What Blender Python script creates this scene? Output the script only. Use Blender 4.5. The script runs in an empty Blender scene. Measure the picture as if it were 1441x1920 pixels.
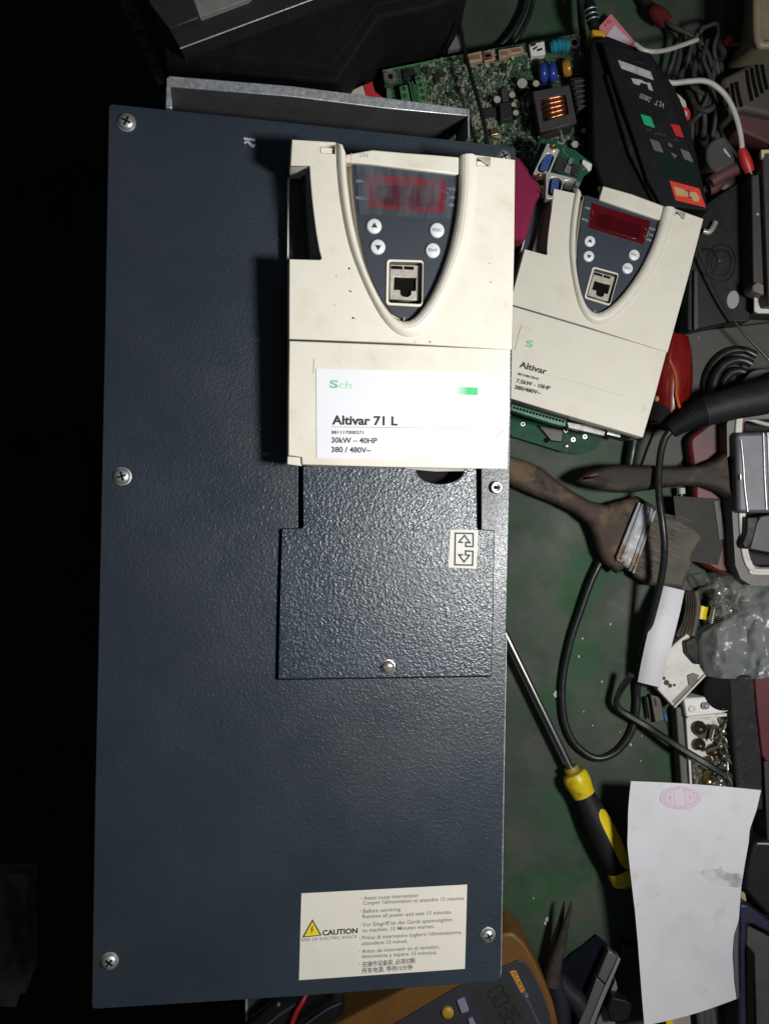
import bpy, bmesh, math, random
from mathutils import Vector, Matrix, noise
random.seed(7)
SC = bpy.context.scene
COL = SC.collection
R = math.radians
# ---------------------------------------------------------------- camera
FPX, CX, CY, CAMZ = 1800.0, 720.5, 960.0, 0.82      # photograph pixels; camera 0.82 m above the bench
cam_d = bpy.data.cameras.new('camera'); cam = bpy.data.objects.new('camera', cam_d); COL.objects.link(cam)
cam.location = (0, 0, CAMZ); cam_d.sensor_fit = 'HORIZONTAL'; cam_d.sensor_width = 36.0
cam_d.lens = 36.0*FPX/1441.0; cam_d.clip_start = 0.01; cam_d.clip_end = 50
SC.camera = cam
# ---------------------------------------------------------------- dark workshop, one bench lamp to the right
w = bpy.data.worlds.new('World'); SC.world = w; w.use_nodes = True
w.node_tree.nodes['Background'].inputs[0].default_value = (0.75, 0.9, 1.0, 1)
w.node_tree.nodes['Background'].inputs[1].default_value = 0.05
ld = bpy.data.lights.new('bench_lamp', 'AREA'); ld.shape = 'DISK'; ld.size = 0.11; ld.energy = 4.7; ld.color = (1.0, 0.985, 0.955)
lo = bpy.data.objects.new('bench_lamp', ld); COL.objects.link(lo)
LP = Vector((0.375, -0.02, 0.735)); lo.location = LP
lo.rotation_euler = (Vector((0.06, -0.02, 0.2))-LP).to_track_quat('-Z', 'Y').to_euler()
vs = SC.view_settings; vs.view_transform = 'Standard'; vs.look = 'None'; vs.exposure = 0.0; vs.gamma = 1.0
SC.render.resolution_x = 768; SC.render.resolution_y = 1024

# ---------------------------------------------------------------- positions measured in the photograph -> places in the room
def W(px, py, z=0.0):
    d = CAMZ - z
    return Vector(((px-CX)/FPX*d, (CY-py)/FPX*d, z))
def Z(x0, y0, s):                      # a magnified view of the photograph -> photograph pixels
    return lambda *pts: [(x0+x/s, y0+y/s) for x, y in pts]
c1 = Z(0, 0, 2.001); c2 = Z(700, 0, 3.268); c3 = Z(1040, 0, 3.5935); c4 = Z(520, 240, 3.1326); c5 = Z(500, 600, 3.002)
c6 = Z(940, 240, 3.5935); c7 = Z(940, 560, 3.5935); c8 = Z(1241, 200, 3.2)
d1 = Z(940, 780, 2.876); d2 = Z(1141, 1060, 4.363); d3 = Z(920, 1180, 3.692); d4 = Z(1120, 1440, 4.0)
d5 = Z(500, 1600, 3.1326); d6 = Z(760, 1640, 2.882); d8 = Z(440, 860, 2.6685)
e2 = Z(1241, 0, 7.205); e3 = Z(1200, 180, 5.979); e4 = Z(1200, 560, 5.979); e5 = Z(1300, 740, 5.333)
e6 = Z(1261, 1050, 4.467); e7 = Z(1261, 1440, 4.0); e8 = Z(420, 1820, 3.792)
g1 = Z(700, 60, 6.55); g2 = Z(900, 60, 6.55); g3 = Z(0, 0, 4.003); g5 = Z(840, 1720, 5.542); g8 = Z(1090, 60, 7.205)

class Frame:
    """an oriented plane in the room"""
    def __init__(s, M): s.M = M; s.Mi = M.inverted()
    def loc(s, px, py, h=0.0):         # point of the plane (raised by h) seen at a photograph position, local (x, y)
        C = s.Mi @ Vector((0, 0, CAMZ)); P = s.Mi @ W(px, py, 0)
        t = (h-C.z)/(P.z-C.z); Q = C+(P-C)*t
        return (Q.x, Q.y)
    def L(s, pts, h=0.0): return [s.loc(p[0], p[1], h) for p in pts]
def frame3(o, xp, yp):
    ux = (xp-o).normalized(); uy = (o-yp); uy = (uy-ux*uy.dot(ux)).normalized(); n = ux.cross(uy)
    return Frame(Matrix(((ux.x, uy.x, n.x, o.x), (ux.y, uy.y, n.y, o.y), (ux.z, uy.z, n.z, o.z), (0, 0, 0, 1))))
def flat(px, py, z=0.0): return Frame(Matrix.Translation(W(px, py, z)))

# ---------------------------------------------------------------- materials
MATS = {}
def mat(name, col, rough=0.5, metal=0.0, spec=0.5, var=0.0, vscale=40, dirt=None, bump=0.0, bscale=200, bdist=0.001, coat=0.0, rvar=0.0, voro=False, emit=None, alpha=None, sheen=0, stretch=None):
    if name in MATS: return MATS[name]
    m = bpy.data.materials.new(name); m.use_nodes = True; nt = m.node_tree; N = nt.nodes; Lk = nt.links
    b = N['Principled BSDF']; b.inputs['Base Color'].default_value = (*col, 1); b.inputs['Roughness'].default_value = rough
    b.inputs['Metallic'].default_value = metal; b.inputs['Specular IOR Level'].default_value = spec; b.inputs['Coat Weight'].default_value = coat
    tc = N.new('ShaderNodeTexCoord'); src = tc.outputs['Object']
    if stretch:
        mp = N.new('ShaderNodeMapping'); mp.inputs['Scale'].default_value = stretch; Lk.new(src, mp.inputs[0]); src = mp.outputs[0]
    def nz(sc, det=4, ro=0.6):
        n = N.new('ShaderNodeTexNoise'); n.inputs['Scale'].default_value = sc; n.inputs['Detail'].default_value = det; n.inputs['Roughness'].default_value = ro
        Lk.new(src, n.inputs['Vector']); return n.outputs['Fac']
    cur = None
    if var > 0:
        mr = N.new('ShaderNodeMapRange'); mr.inputs['From Min'].default_value = 0.3; mr.inputs['From Max'].default_value = 0.7
        mr.inputs['To Min'].default_value = 1-var; mr.inputs['To Max'].default_value = 1+var
        Lk.new(nz(vscale), mr.inputs[0])
        mx = N.new('ShaderNodeVectorMath'); mx.operation = 'SCALE'; mx.inputs[0].default_value = col; Lk.new(mr.outputs[0], mx.inputs['Scale']); cur = mx.outputs[0]
    for dd in (dirt or []):
        dc, ds, lo_, hi_, amt = dd
        mr = N.new('ShaderNodeMapRange'); mr.inputs['From Min'].default_value = lo_; mr.inputs['From Max'].default_value = hi_; mr.inputs['To Max'].default_value = amt
        Lk.new(nz(ds, 6, 0.65), mr.inputs[0])
        mx = N.new('ShaderNodeMix'); mx.data_type = 'RGBA'; Lk.new(mr.outputs[0], mx.inputs[0])
        if cur is not None: Lk.new(cur, mx.inputs[6])
        else: mx.inputs[6].default_value = (*col, 1)
        mx.inputs[7].default_value = (*dc, 1); cur = mx.outputs[2]
    if cur is not None: Lk.new(cur, b.inputs['Base Color'])
    if rvar > 0:
        mr = N.new('ShaderNodeMapRange'); mr.inputs['From Min'].default_value = 0.3; mr.inputs['From Max'].default_value = 0.7
        mr.inputs['To Min'].default_value = max(0.02, rough-rvar); mr.inputs['To Max'].default_value = min(1, rough+rvar)
        Lk.new(nz(vscale*1.7), mr.inputs[0]); Lk.new(mr.outputs[0], b.inputs['Roughness'])
    if bump > 0:
        bp = N.new('ShaderNodeBump'); bp.inputs['Strength'].default_value = bump; bp.inputs['Distance'].default_value = bdist
        if voro:
            v = N.new('ShaderNodeTexVoronoi'); v.feature = 'SMOOTH_F1'; v.inputs['Scale'].default_value = bscale; v.inputs['Smoothness'].default_value = 0.6
            n2 = N.new('ShaderNodeTexNoise'); n2.inputs['Scale'].default_value = bscale*0.8; n2.inputs['Detail'].default_value = 2
            ad = N.new('ShaderNodeMixRGB'); ad.blend_type = 'ADD'; ad.inputs[0].default_value = 0.05
            Lk.new(src, n2.inputs['Vector']); Lk.new(src, ad.inputs[1]); 
            sc_ = N.new('ShaderNodeVectorMath'); sc_.operation = 'SCALE'; sc_.inputs['Scale'].default_value = 0.004*1.0
            Lk.new(n2.outputs['Color'], sc_.inputs[0]); av = N.new('ShaderNodeVectorMath'); av.operation = 'ADD'
            Lk.new(src, av.inputs[0]); Lk.new(sc_.outputs[0], av.inputs[1]); Lk.new(av.outputs[0], v.inputs['Vector'])
            Lk.new(v.outputs['Distance'], bp.inputs['Height'])
        else: Lk.new(nz(bscale, 3), bp.inputs['Height'])
        Lk.new(bp.outputs[0], b.inputs['Normal'])
    if emit: b.inputs['Emission Color'].default_value = (*emit, 1); b.inputs['Emission Strength'].default_value = 1
    if alpha is not None: b.inputs['Alpha'].default_value = alpha
    MATS[name] = m; return m

def film_mat(name, col, a_lo, a_hi, scale, rough=0.15, stretch=None, bump=0.6, bdist=0.002):
    m = mat(name, col, rough, bump=bump, bscale=scale*1.5, bdist=bdist, stretch=stretch, spec=0.6); nt = m.node_tree; N = nt.nodes; Lk = nt.links
    n = N.new('ShaderNodeTexNoise'); n.inputs['Scale'].default_value = scale; n.inputs['Detail'].default_value = 5; n.inputs['Distortion'].default_value = 0.6
    src = [x for x in N if x.type == 'MAPPING']; src = src[0].outputs[0] if src else [x for x in N if x.type == 'TEX_COORD'][0].outputs['Object']
    Lk.new(src, n.inputs['Vector'])
    mr = N.new('ShaderNodeMapRange'); mr.inputs['From Min'].default_value = 0.42; mr.inputs['From Max'].default_value = 0.7
    mr.inputs['To Min'].default_value = a_lo; mr.inputs['To Max'].default_value = a_hi
    Lk.new(n.outputs['Fac'], mr.inputs[0]); Lk.new(mr.outputs[0], N['Principled BSDF'].inputs['Alpha']); return m

GRIME = [((0.30, 0.27, 0.21), 55, 0.56, 0.78, 0.5), ((0.08, 0.07, 0.06), 210, 0.68, 0.8, 0.5)]
beige = mat('beige_plastic', (0.80, 0.765, 0.665), 0.42, var=0.02, vscale=25, dirt=[((0.60, 0.53, 0.41), 22, 0.50, 0.72, 0.40), ((0.45, 0.40, 0.32), 90, 0.60, 0.75, 0.35), ((0.25, 0.22, 0.18), 300, 0.67, 0.76, 0.45)], bump=0.12, bscale=900, bdist=0.0003, spec=0.4)
beige_old = mat('beige_plastic_soiled', (0.71, 0.68, 0.59), 0.45, var=0.05, vscale=30, dirt=[((0.45, 0.40, 0.31), 30, 0.52, 0.75, 0.4), ((0.25, 0.22, 0.18), 160, 0.64, 0.78, 0.45)], bump=0.12, bscale=900, bdist=0.0003, spec=0.4)
hammer = mat('hammered_slate_paint', (0.021, 0.036, 0.054), 0.29, spec=0.45, var=0.12, vscale=12, bump=0.46, bscale=640, bdist=0.00045, voro=True, rvar=0.05, dirt=[((0.05, 0.055, 0.06), 9, 0.5, 0.8, 0.3)])
coverpaint = mat('slate_cover_paint', (0.023, 0.033, 0.046), 0.33, spec=0.48, var=0.10, vscale=10, bump=0.34, bscale=640, bdist=0.0004, voro=True, rvar=0.07, dirt=[((0.045, 0.050, 0.054), 7, 0.5, 0.75, 0.35), ((0.10, 0.10, 0.095), 420, 0.73, 0.78, 0.5)])
slate = mat('slate_keypad_plastic', (0.028, 0.036, 0.052), 0.42, var=0.08, vscale=60, bump=0.1, bscale=800, bdist=0.0003)
steel = mat('zinc_screw_steel', (0.62, 0.62, 0.60), 0.38, 0.8, var=0.2, vscale=300, rvar=0.1)
galv = mat('galvanised_steel', (0.52, 0.54, 0.57), 0.42, 0.75, var=0.22, vscale=260, rvar=0.12, bump=0.25, bscale=500, bdist=0.0004)
galvdark = mat('dull_grey_steel', (0.085, 0.088, 0.088), 0.55, 0.3, var=0.15, vscale=80, bump=0.3, bscale=900, bdist=0.0004)
darkbody = mat('dark_grey_plastic', (0.02, 0.021, 0.023), 0.55, var=0.2, vscale=50)
black = mat('black_plastic', (0.008, 0.0085, 0.010), 0.5, spec=0.3, var=0.25, vscale=60, rvar=0.12, dirt=[((0.03, 0.03, 0.03), 60, 0.58, 0.8, 0.5)])
blackmatt = mat('black_matt_plastic', (0.006, 0.006, 0.0065), 0.8, spec=0.2, var=0.3, vscale=60, dirt=[((0.03, 0.028, 0.026), 35, 0.55, 0.8, 0.4)])
pit = mat('unlit_cavity_plastic', (0.004, 0.004, 0.004), 0.8, spec=0.1)
rubber2 = mat('blue_black_rubber', (0.010, 0.0115, 0.014), 0.6, spec=0.3, var=0.3, vscale=60, dirt=[((0.035, 0.035, 0.035), 70, 0.55, 0.75, 0.5)])
rubber = mat('black_cable_rubber', (0.013, 0.016, 0.014), 0.36, spec=0.45, var=0.25, vscale=120, rvar=0.1, dirt=[((0.05, 0.05, 0.045), 90, 0.56, 0.75, 0.4)])
greenpaint = mat('worn_green_bench_paint', (0.046, 0.060, 0.047), 0.6, spec=0.25, var=0.22, vscale=9, rvar=0.12, bump=0.25, bscale=160, bdist=0.0008,
    dirt=[((0.020, 0.085, 0.030), 8, 0.48, 0.62, 0.8), ((0.080, 0.080, 0.062), 19, 0.50, 0.66, 0.8), ((0.07, 0.075, 0.06), 90, 0.56, 0.70, 0.5), ((0.018, 0.024, 0.02), 28, 0.55, 0.74, 0.6), ((0.16, 0.17, 0.14), 330, 0.69, 0.76, 0.5)])
pcb = mat('green_circuit_board', (0.008, 0.060, 0.026), 0.5, spec=0.35, var=0.4, vscale=120, dirt=[((0.12, 0.145, 0.09), 520, 0.48, 0.58, 0.8), ((0.018, 0.024, 0.016), 70, 0.50, 0.64, 0.7)])
pcb2 = mat('green_circuit_board_clean', (0.007, 0.075, 0.038), 0.6, spec=0.25, var=0.3, vscale=90, dirt=[((0.004, 0.02, 0.012), 45, 0.5, 0.62, 0.8), ((0.14, 0.20, 0.10), 150, 0.60, 0.68, 0.5)])
termgreen = mat('green_terminal_plastic', (0.07, 0.20, 0.085), 0.45, var=0.2, vscale=150, dirt=[((0.25, 0.3, 0.2), 200, 0.55, 0.75, 0.5)])
solder = mat('solder_tin', (0.62, 0.62, 0.58), 0.3, 0.9, var=0.3, vscale=500)
chip = mat('chip_epoxy', (0.015, 0.015, 0.016), 0.45, var=0.2)
smd = mat('grey_component_ceramic', (0.24, 0.25, 0.19), 0.5, var=0.4, vscale=300)
smd2 = mat('tan_component_ceramic', (0.27, 0.24, 0.17), 0.45, var=0.3, vscale=300)
canal = mat('capacitor_aluminium', (0.62, 0.60, 0.52), 0.35, 0.5, var=0.15, vscale=300)
cream = mat('cream_connector_plastic', (0.38, 0.27, 0.18), 0.5, var=0.2, vscale=200)
copper = mat('copper_winding', (0.27, 0.10, 0.045), 0.3, 0.85, var=0.2, vscale=200)
ferrite = mat('grey_ferrite', (0.035, 0.031, 0.032), 0.55, var=0.2, vscale=120)
teal = mat('teal_varistor', (0.02, 0.20, 0.28), 0.25, var=0.15); royal = mat('blue_varistor', (0.025, 0.045, 0.25), 0.25, var=0.15); ochre = mat('ochre_capacitor', (0.35, 0.16, 0.015), 0.3, var=0.2)
white = mat('white_plastic', (0.74, 0.73, 0.70), 0.4, var=0.06, vscale=60, dirt=[((0.3, 0.27, 0.22), 70, 0.56, 0.76, 0.5)])
whitedirty = mat('white_plastic_grimy', (0.64, 0.62, 0.57), 0.5, var=0.12, vscale=60, dirt=[((0.16, 0.12, 0.08), 70, 0.56, 0.72, 0.6)])
paper = mat('white_paper', (0.70, 0.695, 0.74), 0.75, spec=0.2, var=0.02, vscale=18, dirt=[((0.60, 0.58, 0.58), 30, 0.50, 0.72, 0.6), ((0.38, 0.36, 0.35), 60, 0.62, 0.76, 0.5), ((0.66, 0.60, 0.64), 14, 0.5, 0.7, 0.5)], bump=0.35, bscale=28, bdist=0.003)
label = mat('white_label_paper', (0.87, 0.88, 0.93), 0.35, spec=0.4, var=0.015, vscale=30, dirt=[((0.7, 0.72, 0.78), 40, 0.6, 0.8, 0.3)])
labelc = mat('cream_label_paper', (0.70, 0.66, 0.59), 0.45, var=0.03, vscale=60)
labelg = mat('grey_label_paper', (0.62, 0.61, 0.56), 0.5, var=0.05, vscale=120)
ink = mat('black_ink', (0.012, 0.012, 0.014), 0.6); inkg = mat('grey_ink', (0.14, 0.135, 0.135), 0.6); inkw = mat('white_ink', (0.42, 0.44, 0.46), 0.6)
inkmid = mat('worn_black_ink', (0.05, 0.05, 0.052), 0.6); greenink = mat('green_ink', (0.03, 0.50, 0.16), 0.5); palegreen = mat('faded_green_ink', (0.20, 0.55, 0.33), 0.5)
paleline = mat('moulded_mark', (0.50, 0.48, 0.42), 0.5)
yellow = mat('yellow_plastic', (0.72, 0.55, 0.010), 0.38, var=0.08, vscale=60, dirt=[((0.16, 0.11, 0.02), 80, 0.54, 0.72, 0.7)])
warnyellow = mat('warning_yellow', (0.75, 0.62, 0.02), 0.5)
holster = mat('amber_rubber', (0.16, 0.072, 0.012), 0.5, var=0.15, vscale=40, dirt=[((0.09, 0.04, 0.01), 45, 0.5, 0.72, 0.65)], bump=0.2, bscale=300, bdist=0.0004)
meterface = mat('meter_grey_plastic', (0.030, 0.033, 0.042), 0.5, var=0.12, vscale=60)
lcd = mat('lcd_glass', (0.036, 0.040, 0.035), 0.3, var=0.1, vscale=30); lcdink = mat('lcd_segment', (0.017, 0.019, 0.017), 0.4)
lilac = mat('lilac_button', (0.24, 0.23, 0.33), 0.45, var=0.1)
redwin = mat('red_display_window', (0.20, 0.004, 0.012), 0.16, var=0.2, vscale=90, spec=0.5)
redwin2 = mat('dim_red_display_window', (0.085, 0.003, 0.006), 0.16, var=0.2, vscale=90)
sockscrew = mat('socket_screw_steel', (0.30, 0.30, 0.29), 0.45, 0.6, var=0.3, vscale=400)
reddark = mat('dark_red_digit_window', (0.075, 0.002, 0.008), 0.15, var=0.4, vscale=60)
reddots = mat('red_indicator', (0.5, 0.06, 0.08), 0.3)
bluepin = mat('blue_connector_insert', (0.035, 0.085, 0.26), 0.4, var=0.2, vscale=300)
gold = mat('brass', (0.40, 0.31, 0.14), 0.28, 0.95, var=0.25, vscale=300); darkbrass = mat('tarnished_brass', (0.085, 0.062, 0.038), 0.35, 0.8, var=0.4, vscale=300)
oldsteel = mat('old_steel', (0.34, 0.33, 0.30), 0.35, 0.85, var=0.35, vscale=250, rvar=0.12)
ferr = mat('rusty_tin_ferrule', (0.34, 0.35, 0.37), 0.62, 0.2, var=0.2, vscale=90, dirt=[((0.17, 0.09, 0.04), 65, 0.50, 0.60, 0.9)], rvar=0.15, bump=0.3, bscale=120, bdist=0.001)
tinplate = mat('dull_tin_ferrule', (0.12, 0.125, 0.14), 0.5, 0.4, var=0.15, vscale=60, dirt=[((0.10, 0.09, 0.07), 50, 0.52, 0.7, 0.6)])
wood = mat('grimy_wood', (0.070, 0.050, 0.038), 0.65, spec=0.2, var=0.25, vscale=25, dirt=[((0.16, 0.110, 0.062), 38, 0.49, 0.58, 0.75), ((0.018, 0.015, 0.015), 26, 0.50, 0.58, 0.85)], bump=0.3, bscale=120, bdist=0.0008, stretch=(1, 1, 1))
bristle = mat('dirty_bristle', (0.085, 0.076, 0.058), 0.7, var=0.3, vscale=60, bump=0.4, bscale=200)
bristlel = mat('pale_bristle', (0.13, 0.11, 0.08), 0.7, var=0.2)
redpl = mat('dark_red_plastic', (0.11, 0.008, 0.006), 0.5, var=0.3, vscale=40, dirt=[((0.025, 0.015, 0.012), 22, 0.45, 0.65, 0.8)])
redgloss = mat('glossy_red_plastic', (0.16, 0.005, 0.003), 0.2, spec=0.8, var=0.3, vscale=25, coat=0.5)
orange = mat('orange_highlight', (0.36, 0.065, 0.010), 0.25)
redsig = mat('red_button_plastic', (0.45, 0.02, 0.015), 0.45, var=0.1); greensig = mat('green_button_plastic', (0.01, 0.36, 0.14), 0.45, var=0.1)
greysig = mat('grey_button_plastic', (0.10, 0.105, 0.115), 0.5, var=0.2, vscale=120)
orangelab = mat('orange_red_sticker', (0.58, 0.035, 0.018), 0.5, var=0.08); tan = mat('tan_patch', (0.44, 0.30, 0.14), 0.5, var=0.15, vscale=200)
stickergrey = mat('worn_silver_sticker', (0.40, 0.41, 0.41), 0.5, var=0.15, vscale=200, dirt=[((0.08, 0.08, 0.08), 250, 0.55, 0.7, 0.6)])
pink = mat('pink_card', (0.62, 0.20, 0.23), 0.7, var=0.06); magenta = mat('magenta_cloth', (0.22, 0.008, 0.055), 0.9, var=0.2, vscale=40, bump=0.5, bscale=60, bdist=0.003)
redpaper = mat('red_print', (0.55, 0.02, 0.025), 0.6)
wirewhite = mat('white_wire_sleeve', (0.44, 0.42, 0.40), 0.45, var=0.12, vscale=90); wiregrey = mat('dusty_grey_wire', (0.036, 0.031, 0.029), 0.7, var=0.35, vscale=70)
wirered = mat('red_wire_sleeve', (0.40, 0.012, 0.018), 0.4, var=0.15)
dustbox = mat('dusty_brown_plastic', (0.050, 0.043, 0.037), 0.65, var=0.2, vscale=40, dirt=[((0.10, 0.088, 0.072), 30, 0.5, 0.75, 0.5)])
dustred = mat('dusty_red_plastic', (0.075, 0.024, 0.024), 0.65, var=0.25, vscale=40, dirt=[((0.055, 0.045, 0.04), 30, 0.45, 0.7, 0.7)])
oldbeige = mat('aged_beige_plastic', (0.19, 0.165, 0.11), 0.5, var=0.12, vscale=30, dirt=[((0.13, 0.11, 0.07), 25, 0.48, 0.7, 0.6)])
greytape = mat('grey_felt', (0.052, 0.048, 0.045), 0.8, var=0.15, vscale=60)
greysheet = mat('grey_green_sheet', (0.038, 0.040, 0.034), 0.6, var=0.2, vscale=25, dirt=[((0.025, 0.024, 0.02), 25, 0.5, 0.7, 0.7)])
alu = mat('dull_aluminium', (0.045, 0.042, 0.040), 0.55, 0.2, var=0.15, vscale=40)
coal = mat('black_foam', (0.012, 0.012, 0.0125), 0.8, var=0.5, vscale=160, bump=0.8, bscale=220, bdist=0.002, dirt=[((0.06, 0.055, 0.05), 110, 0.58, 0.75, 0.6)])
redstripe = mat('crimson_card', (0.085, 0.004, 0.010), 0.6, var=0.12)
bluepl = mat('navy_plastic', (0.016, 0.016, 0.045), 0.45, var=0.2, vscale=50, dirt=[((0.04, 0.04, 0.05), 60, 0.5, 0.7, 0.6)])
clear = film_mat('clear_grubby_plastic', (0.42, 0.43, 0.43), 0.16, 0.60, 26, rough=0.12, bump=1.0, bdist=0.004)
frosted = film_mat('frosted_bag_plastic', (0.26, 0.27, 0.27), 0.62, 0.94, 22, rough=0.3, bump=0.5, bdist=0.003)
film = film_mat('peeling_clear_film', (0.15, 0.17, 0.20), 0.14, 0.55, 130, rough=0.2, stretch=(1.0, 0.28, 1.0), bump=0.5, bdist=0.0008)
greenbag = mat('green_plastic', (0.03, 0.16, 0.07), 0.4, var=0.2)
floor_m = mat('dark_floor', (0.012, 0.012, 0.012), 0.9, spec=0.1, var=0.4, vscale=6)
# ---------------------------------------------------------------- mesh building
def catmull(pts, n=6, closed=False):
    P = [Vector(p) for p in pts]; out = []; m = len(P)
    for i in range(m if closed else m-1):
        p0 = P[(i-1) % m] if closed or i > 0 else P[0]*2-P[1]
        p1 = P[i]; p2 = P[(i+1) % m]
        p3 = P[(i+2) % m] if closed or i+2 < m else P[-1]*2-P[-2]
        for k in range(n):
            t = k/n; out.append(0.5*((2*p1)+(p2-p0)*t+(2*p0-5*p1+4*p2-p3)*t*t+(3*p1-p0-3*p2+p3)*t**3))
    if not closed: out.append(P[-1])
    return out
def resample(P, n):
    P = [Vector(p) for p in P]; d = [0]
    for a, b in zip(P, P[1:]): d.append(d[-1]+(b-a).length)
    out = []; j = 0
    for i in range(n):
        t = d[-1]*i/(n-1)
        while j < len(d)-2 and d[j+1] < t: j += 1
        s = (t-d[j])/max(1e-12, d[j+1]-d[j]); out.append(P[j].lerp(P[j+1], min(1, max(0, s))))
    return out
class MB:
    def __init__(s): s.v = []; s.f = []; s.sm = []
    def add(s, vs, fs, smooth=False):
        k = len(s.v); s.v += [tuple(v) for v in vs]; s.f += [tuple(i+k for i in f) for f in fs]; s.sm += [smooth]*len(fs); return s
    def prism(s, pts, z0, z1, pts0=None):            # upright slab; pts0 = a different outline at the bottom
        a = sum(pts[i][0]*pts[(i+1) % len(pts)][1]-pts[(i+1) % len(pts)][0]*pts[i][1] for i in range(len(pts)))
        q = list(pts0) if pts0 else list(pts); p = list(pts)
        if a < 0: p.reverse(); q.reverse()
        n = len(p)
        vs = [(x, y, z0) for x, y in q]+[(x, y, z1) for x, y in p]
        s.add(vs, [tuple(range(n-1, -1, -1)), tuple(range(n, 2*n))]+[(i, (i+1) % n, n+(i+1) % n, n+i) for i in range(n)]); return s
    def box(s, x0, x1, y0, y1, z0, z1): return s.prism([(x0, y0), (x1, y0), (x1, y1), (x0, y1)], z0, z1)
    def obox(s, c, ux, uy, uz):                      # box from centre and three half-axis vectors
        c, ux, uy, uz = map(Vector, (c, ux, uy, uz)); vs = [c+a*ux+b*uy+d*uz for d in (-1, 1) for b in (-1, 1) for a in (-1, 1)]
        return s.add(vs, [(0, 2, 3, 1), (4, 5, 7, 6), (0, 1, 5, 4), (2, 6, 7, 3), (0, 4, 6, 2), (1, 3, 7, 5)])
    def disc(s, x, y, r, z0, z1, n=20, ry=None, rot=0):
        ry = ry or r; c, q = math.cos(rot), math.sin(rot)
        return s.prism([(x+r*math.cos(t)*c-ry*math.sin(t)*q, y+r*math.cos(t)*q+ry*math.sin(t)*c) for t in [2*math.pi*i/n for i in range(n)]], z0, z1)
    def tube(s, pts, r, res=10, smooth=6, cap=True):
        P = catmull(pts, smooth) if smooth and len(pts) > 2 else [Vector(p) for p in pts]
        n = len(P); rr = r if callable(r) else (lambda t: r)
        up = None; rings = []
        for i in range(n):
            t = (P[min(n-1, i+1)]-P[max(0, i-1)]).normalized()
            if up is None: up = t.orthogonal().normalized()
            up = (up-t*up.dot(t)).normalized(); b = t.cross(up); q = rr(i/(n-1))
            rings.append([P[i]+(up*math.cos(2*math.pi*k/res)+b*math.sin(2*math.pi*k/res))*q for k in range(res)])
        vs = [v for g in rings for v in g]
        fs = [(i*res+k, i*res+(k+1) % res, (i+1)*res+(k+1) % res, (i+1)*res+k) for i in range(n-1) for k in range(res)]
        if cap: fs += [tuple(range(res-1, -1, -1)), tuple((n-1)*res+k for k in range(res))]
        return s.add(vs, fs, True)
    def lathe(s, prof, c=(0, 0, 0), axis=(0, 0, 1), n=24, sx=1.0):   # prof = [(radius, height)]
        ax = Vector(axis).normalized(); u = ax.orthogonal().normalized() if abs(ax.z) < 0.999 else Vector((1, 0, 0)); v = ax.cross(u); c = Vector(c)
        vs = []; fs = []
        for r, h in prof:
            vs += [c+ax*h+(u*math.cos(2*math.pi*k/n)*sx+v*math.sin(2*math.pi*k/n))*r for k in range(n)]
        m = len(prof)
        fs = [(i*n+k, i*n+(k+1) % n, (i+1)*n+(k+1) % n, (i+1)*n+k) for i in range(m-1) for k in range(n)]
        fs += [tuple(range(n-1, -1, -1)), tuple((m-1)*n+k for k in range(n))]
        return s.add(vs, fs, True)
    def strip(s, A, B, close=False, smooth=False):   # ribbon between two rows of points
        n = len(A); vs = list(A)+list(B); m = n if close else n-1
        return s.add(vs, [(i, (i+1) % n, n+(i+1) % n, n+i) for i in range(m)], smooth)
    def grid(s, fn, nu, nv, smooth=True, thick=0.0):
        vs = [fn(i/(nu-1), j/(nv-1)) for j in range(nv) for i in range(nu)]
        fs = [(j*nu+i, j*nu+i+1, (j+1)*nu+i+1, (j+1)*nu+i) for j in range(nv-1) for i in range(nu-1)]
        s.add(vs, fs, smooth)
        if thick:
            s.add([Vector(v)-Vector((0, 0, thick)) for v in vs], [tuple(reversed(f)) for f in fs], smooth)
        return s
    def mesh(s, name):
        me = bpy.data.meshes.new(name); me.from_pydata([tuple(v) for v in s.v], [], s.f)
        me.polygons.foreach_set('use_smooth', s.sm); me.validate(); me.update()
        bm = bmesh.new(); bm.from_mesh(me); bmesh.ops.recalc_face_normals(bm, faces=bm.faces); bm.to_mesh(me); bm.free()
        if any(s.sm): me.set_sharp_from_angle(angle=R(50))
        return me
def plate(outline, holes, z0, z1, bev=0.0, name='plate'):       # flat sheet with holes
    cu = bpy.data.curves.new(name, 'CURVE'); cu.dimensions = '2D'; cu.fill_mode = 'BOTH'
    for lp in [outline]+list(holes):
        sp = cu.splines.new('POLY'); sp.points.add(len(lp)-1)
        for i, p in enumerate(lp): sp.points[i].co = (p[0], p[1], 0, 1)
        sp.use_cyclic_u = True
    cu.extrude = max(1e-6, (z1-z0)/2-bev); cu.bevel_depth = bev; cu.bevel_resolution = 2; cu.offset = -bev
    o = bpy.data.objects.new(name, cu); COL.objects.link(o)
    bpy.context.view_layer.update()
    me = bpy.data.meshes.new_from_object(o.evaluated_get(bpy.context.evaluated_depsgraph_get()))
    me.transform(Matrix.Translation((0, 0, (z0+z1)/2)))
    bpy.data.objects.remove(o); bpy.data.curves.remove(cu)
    return me
TXT = {}
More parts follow.
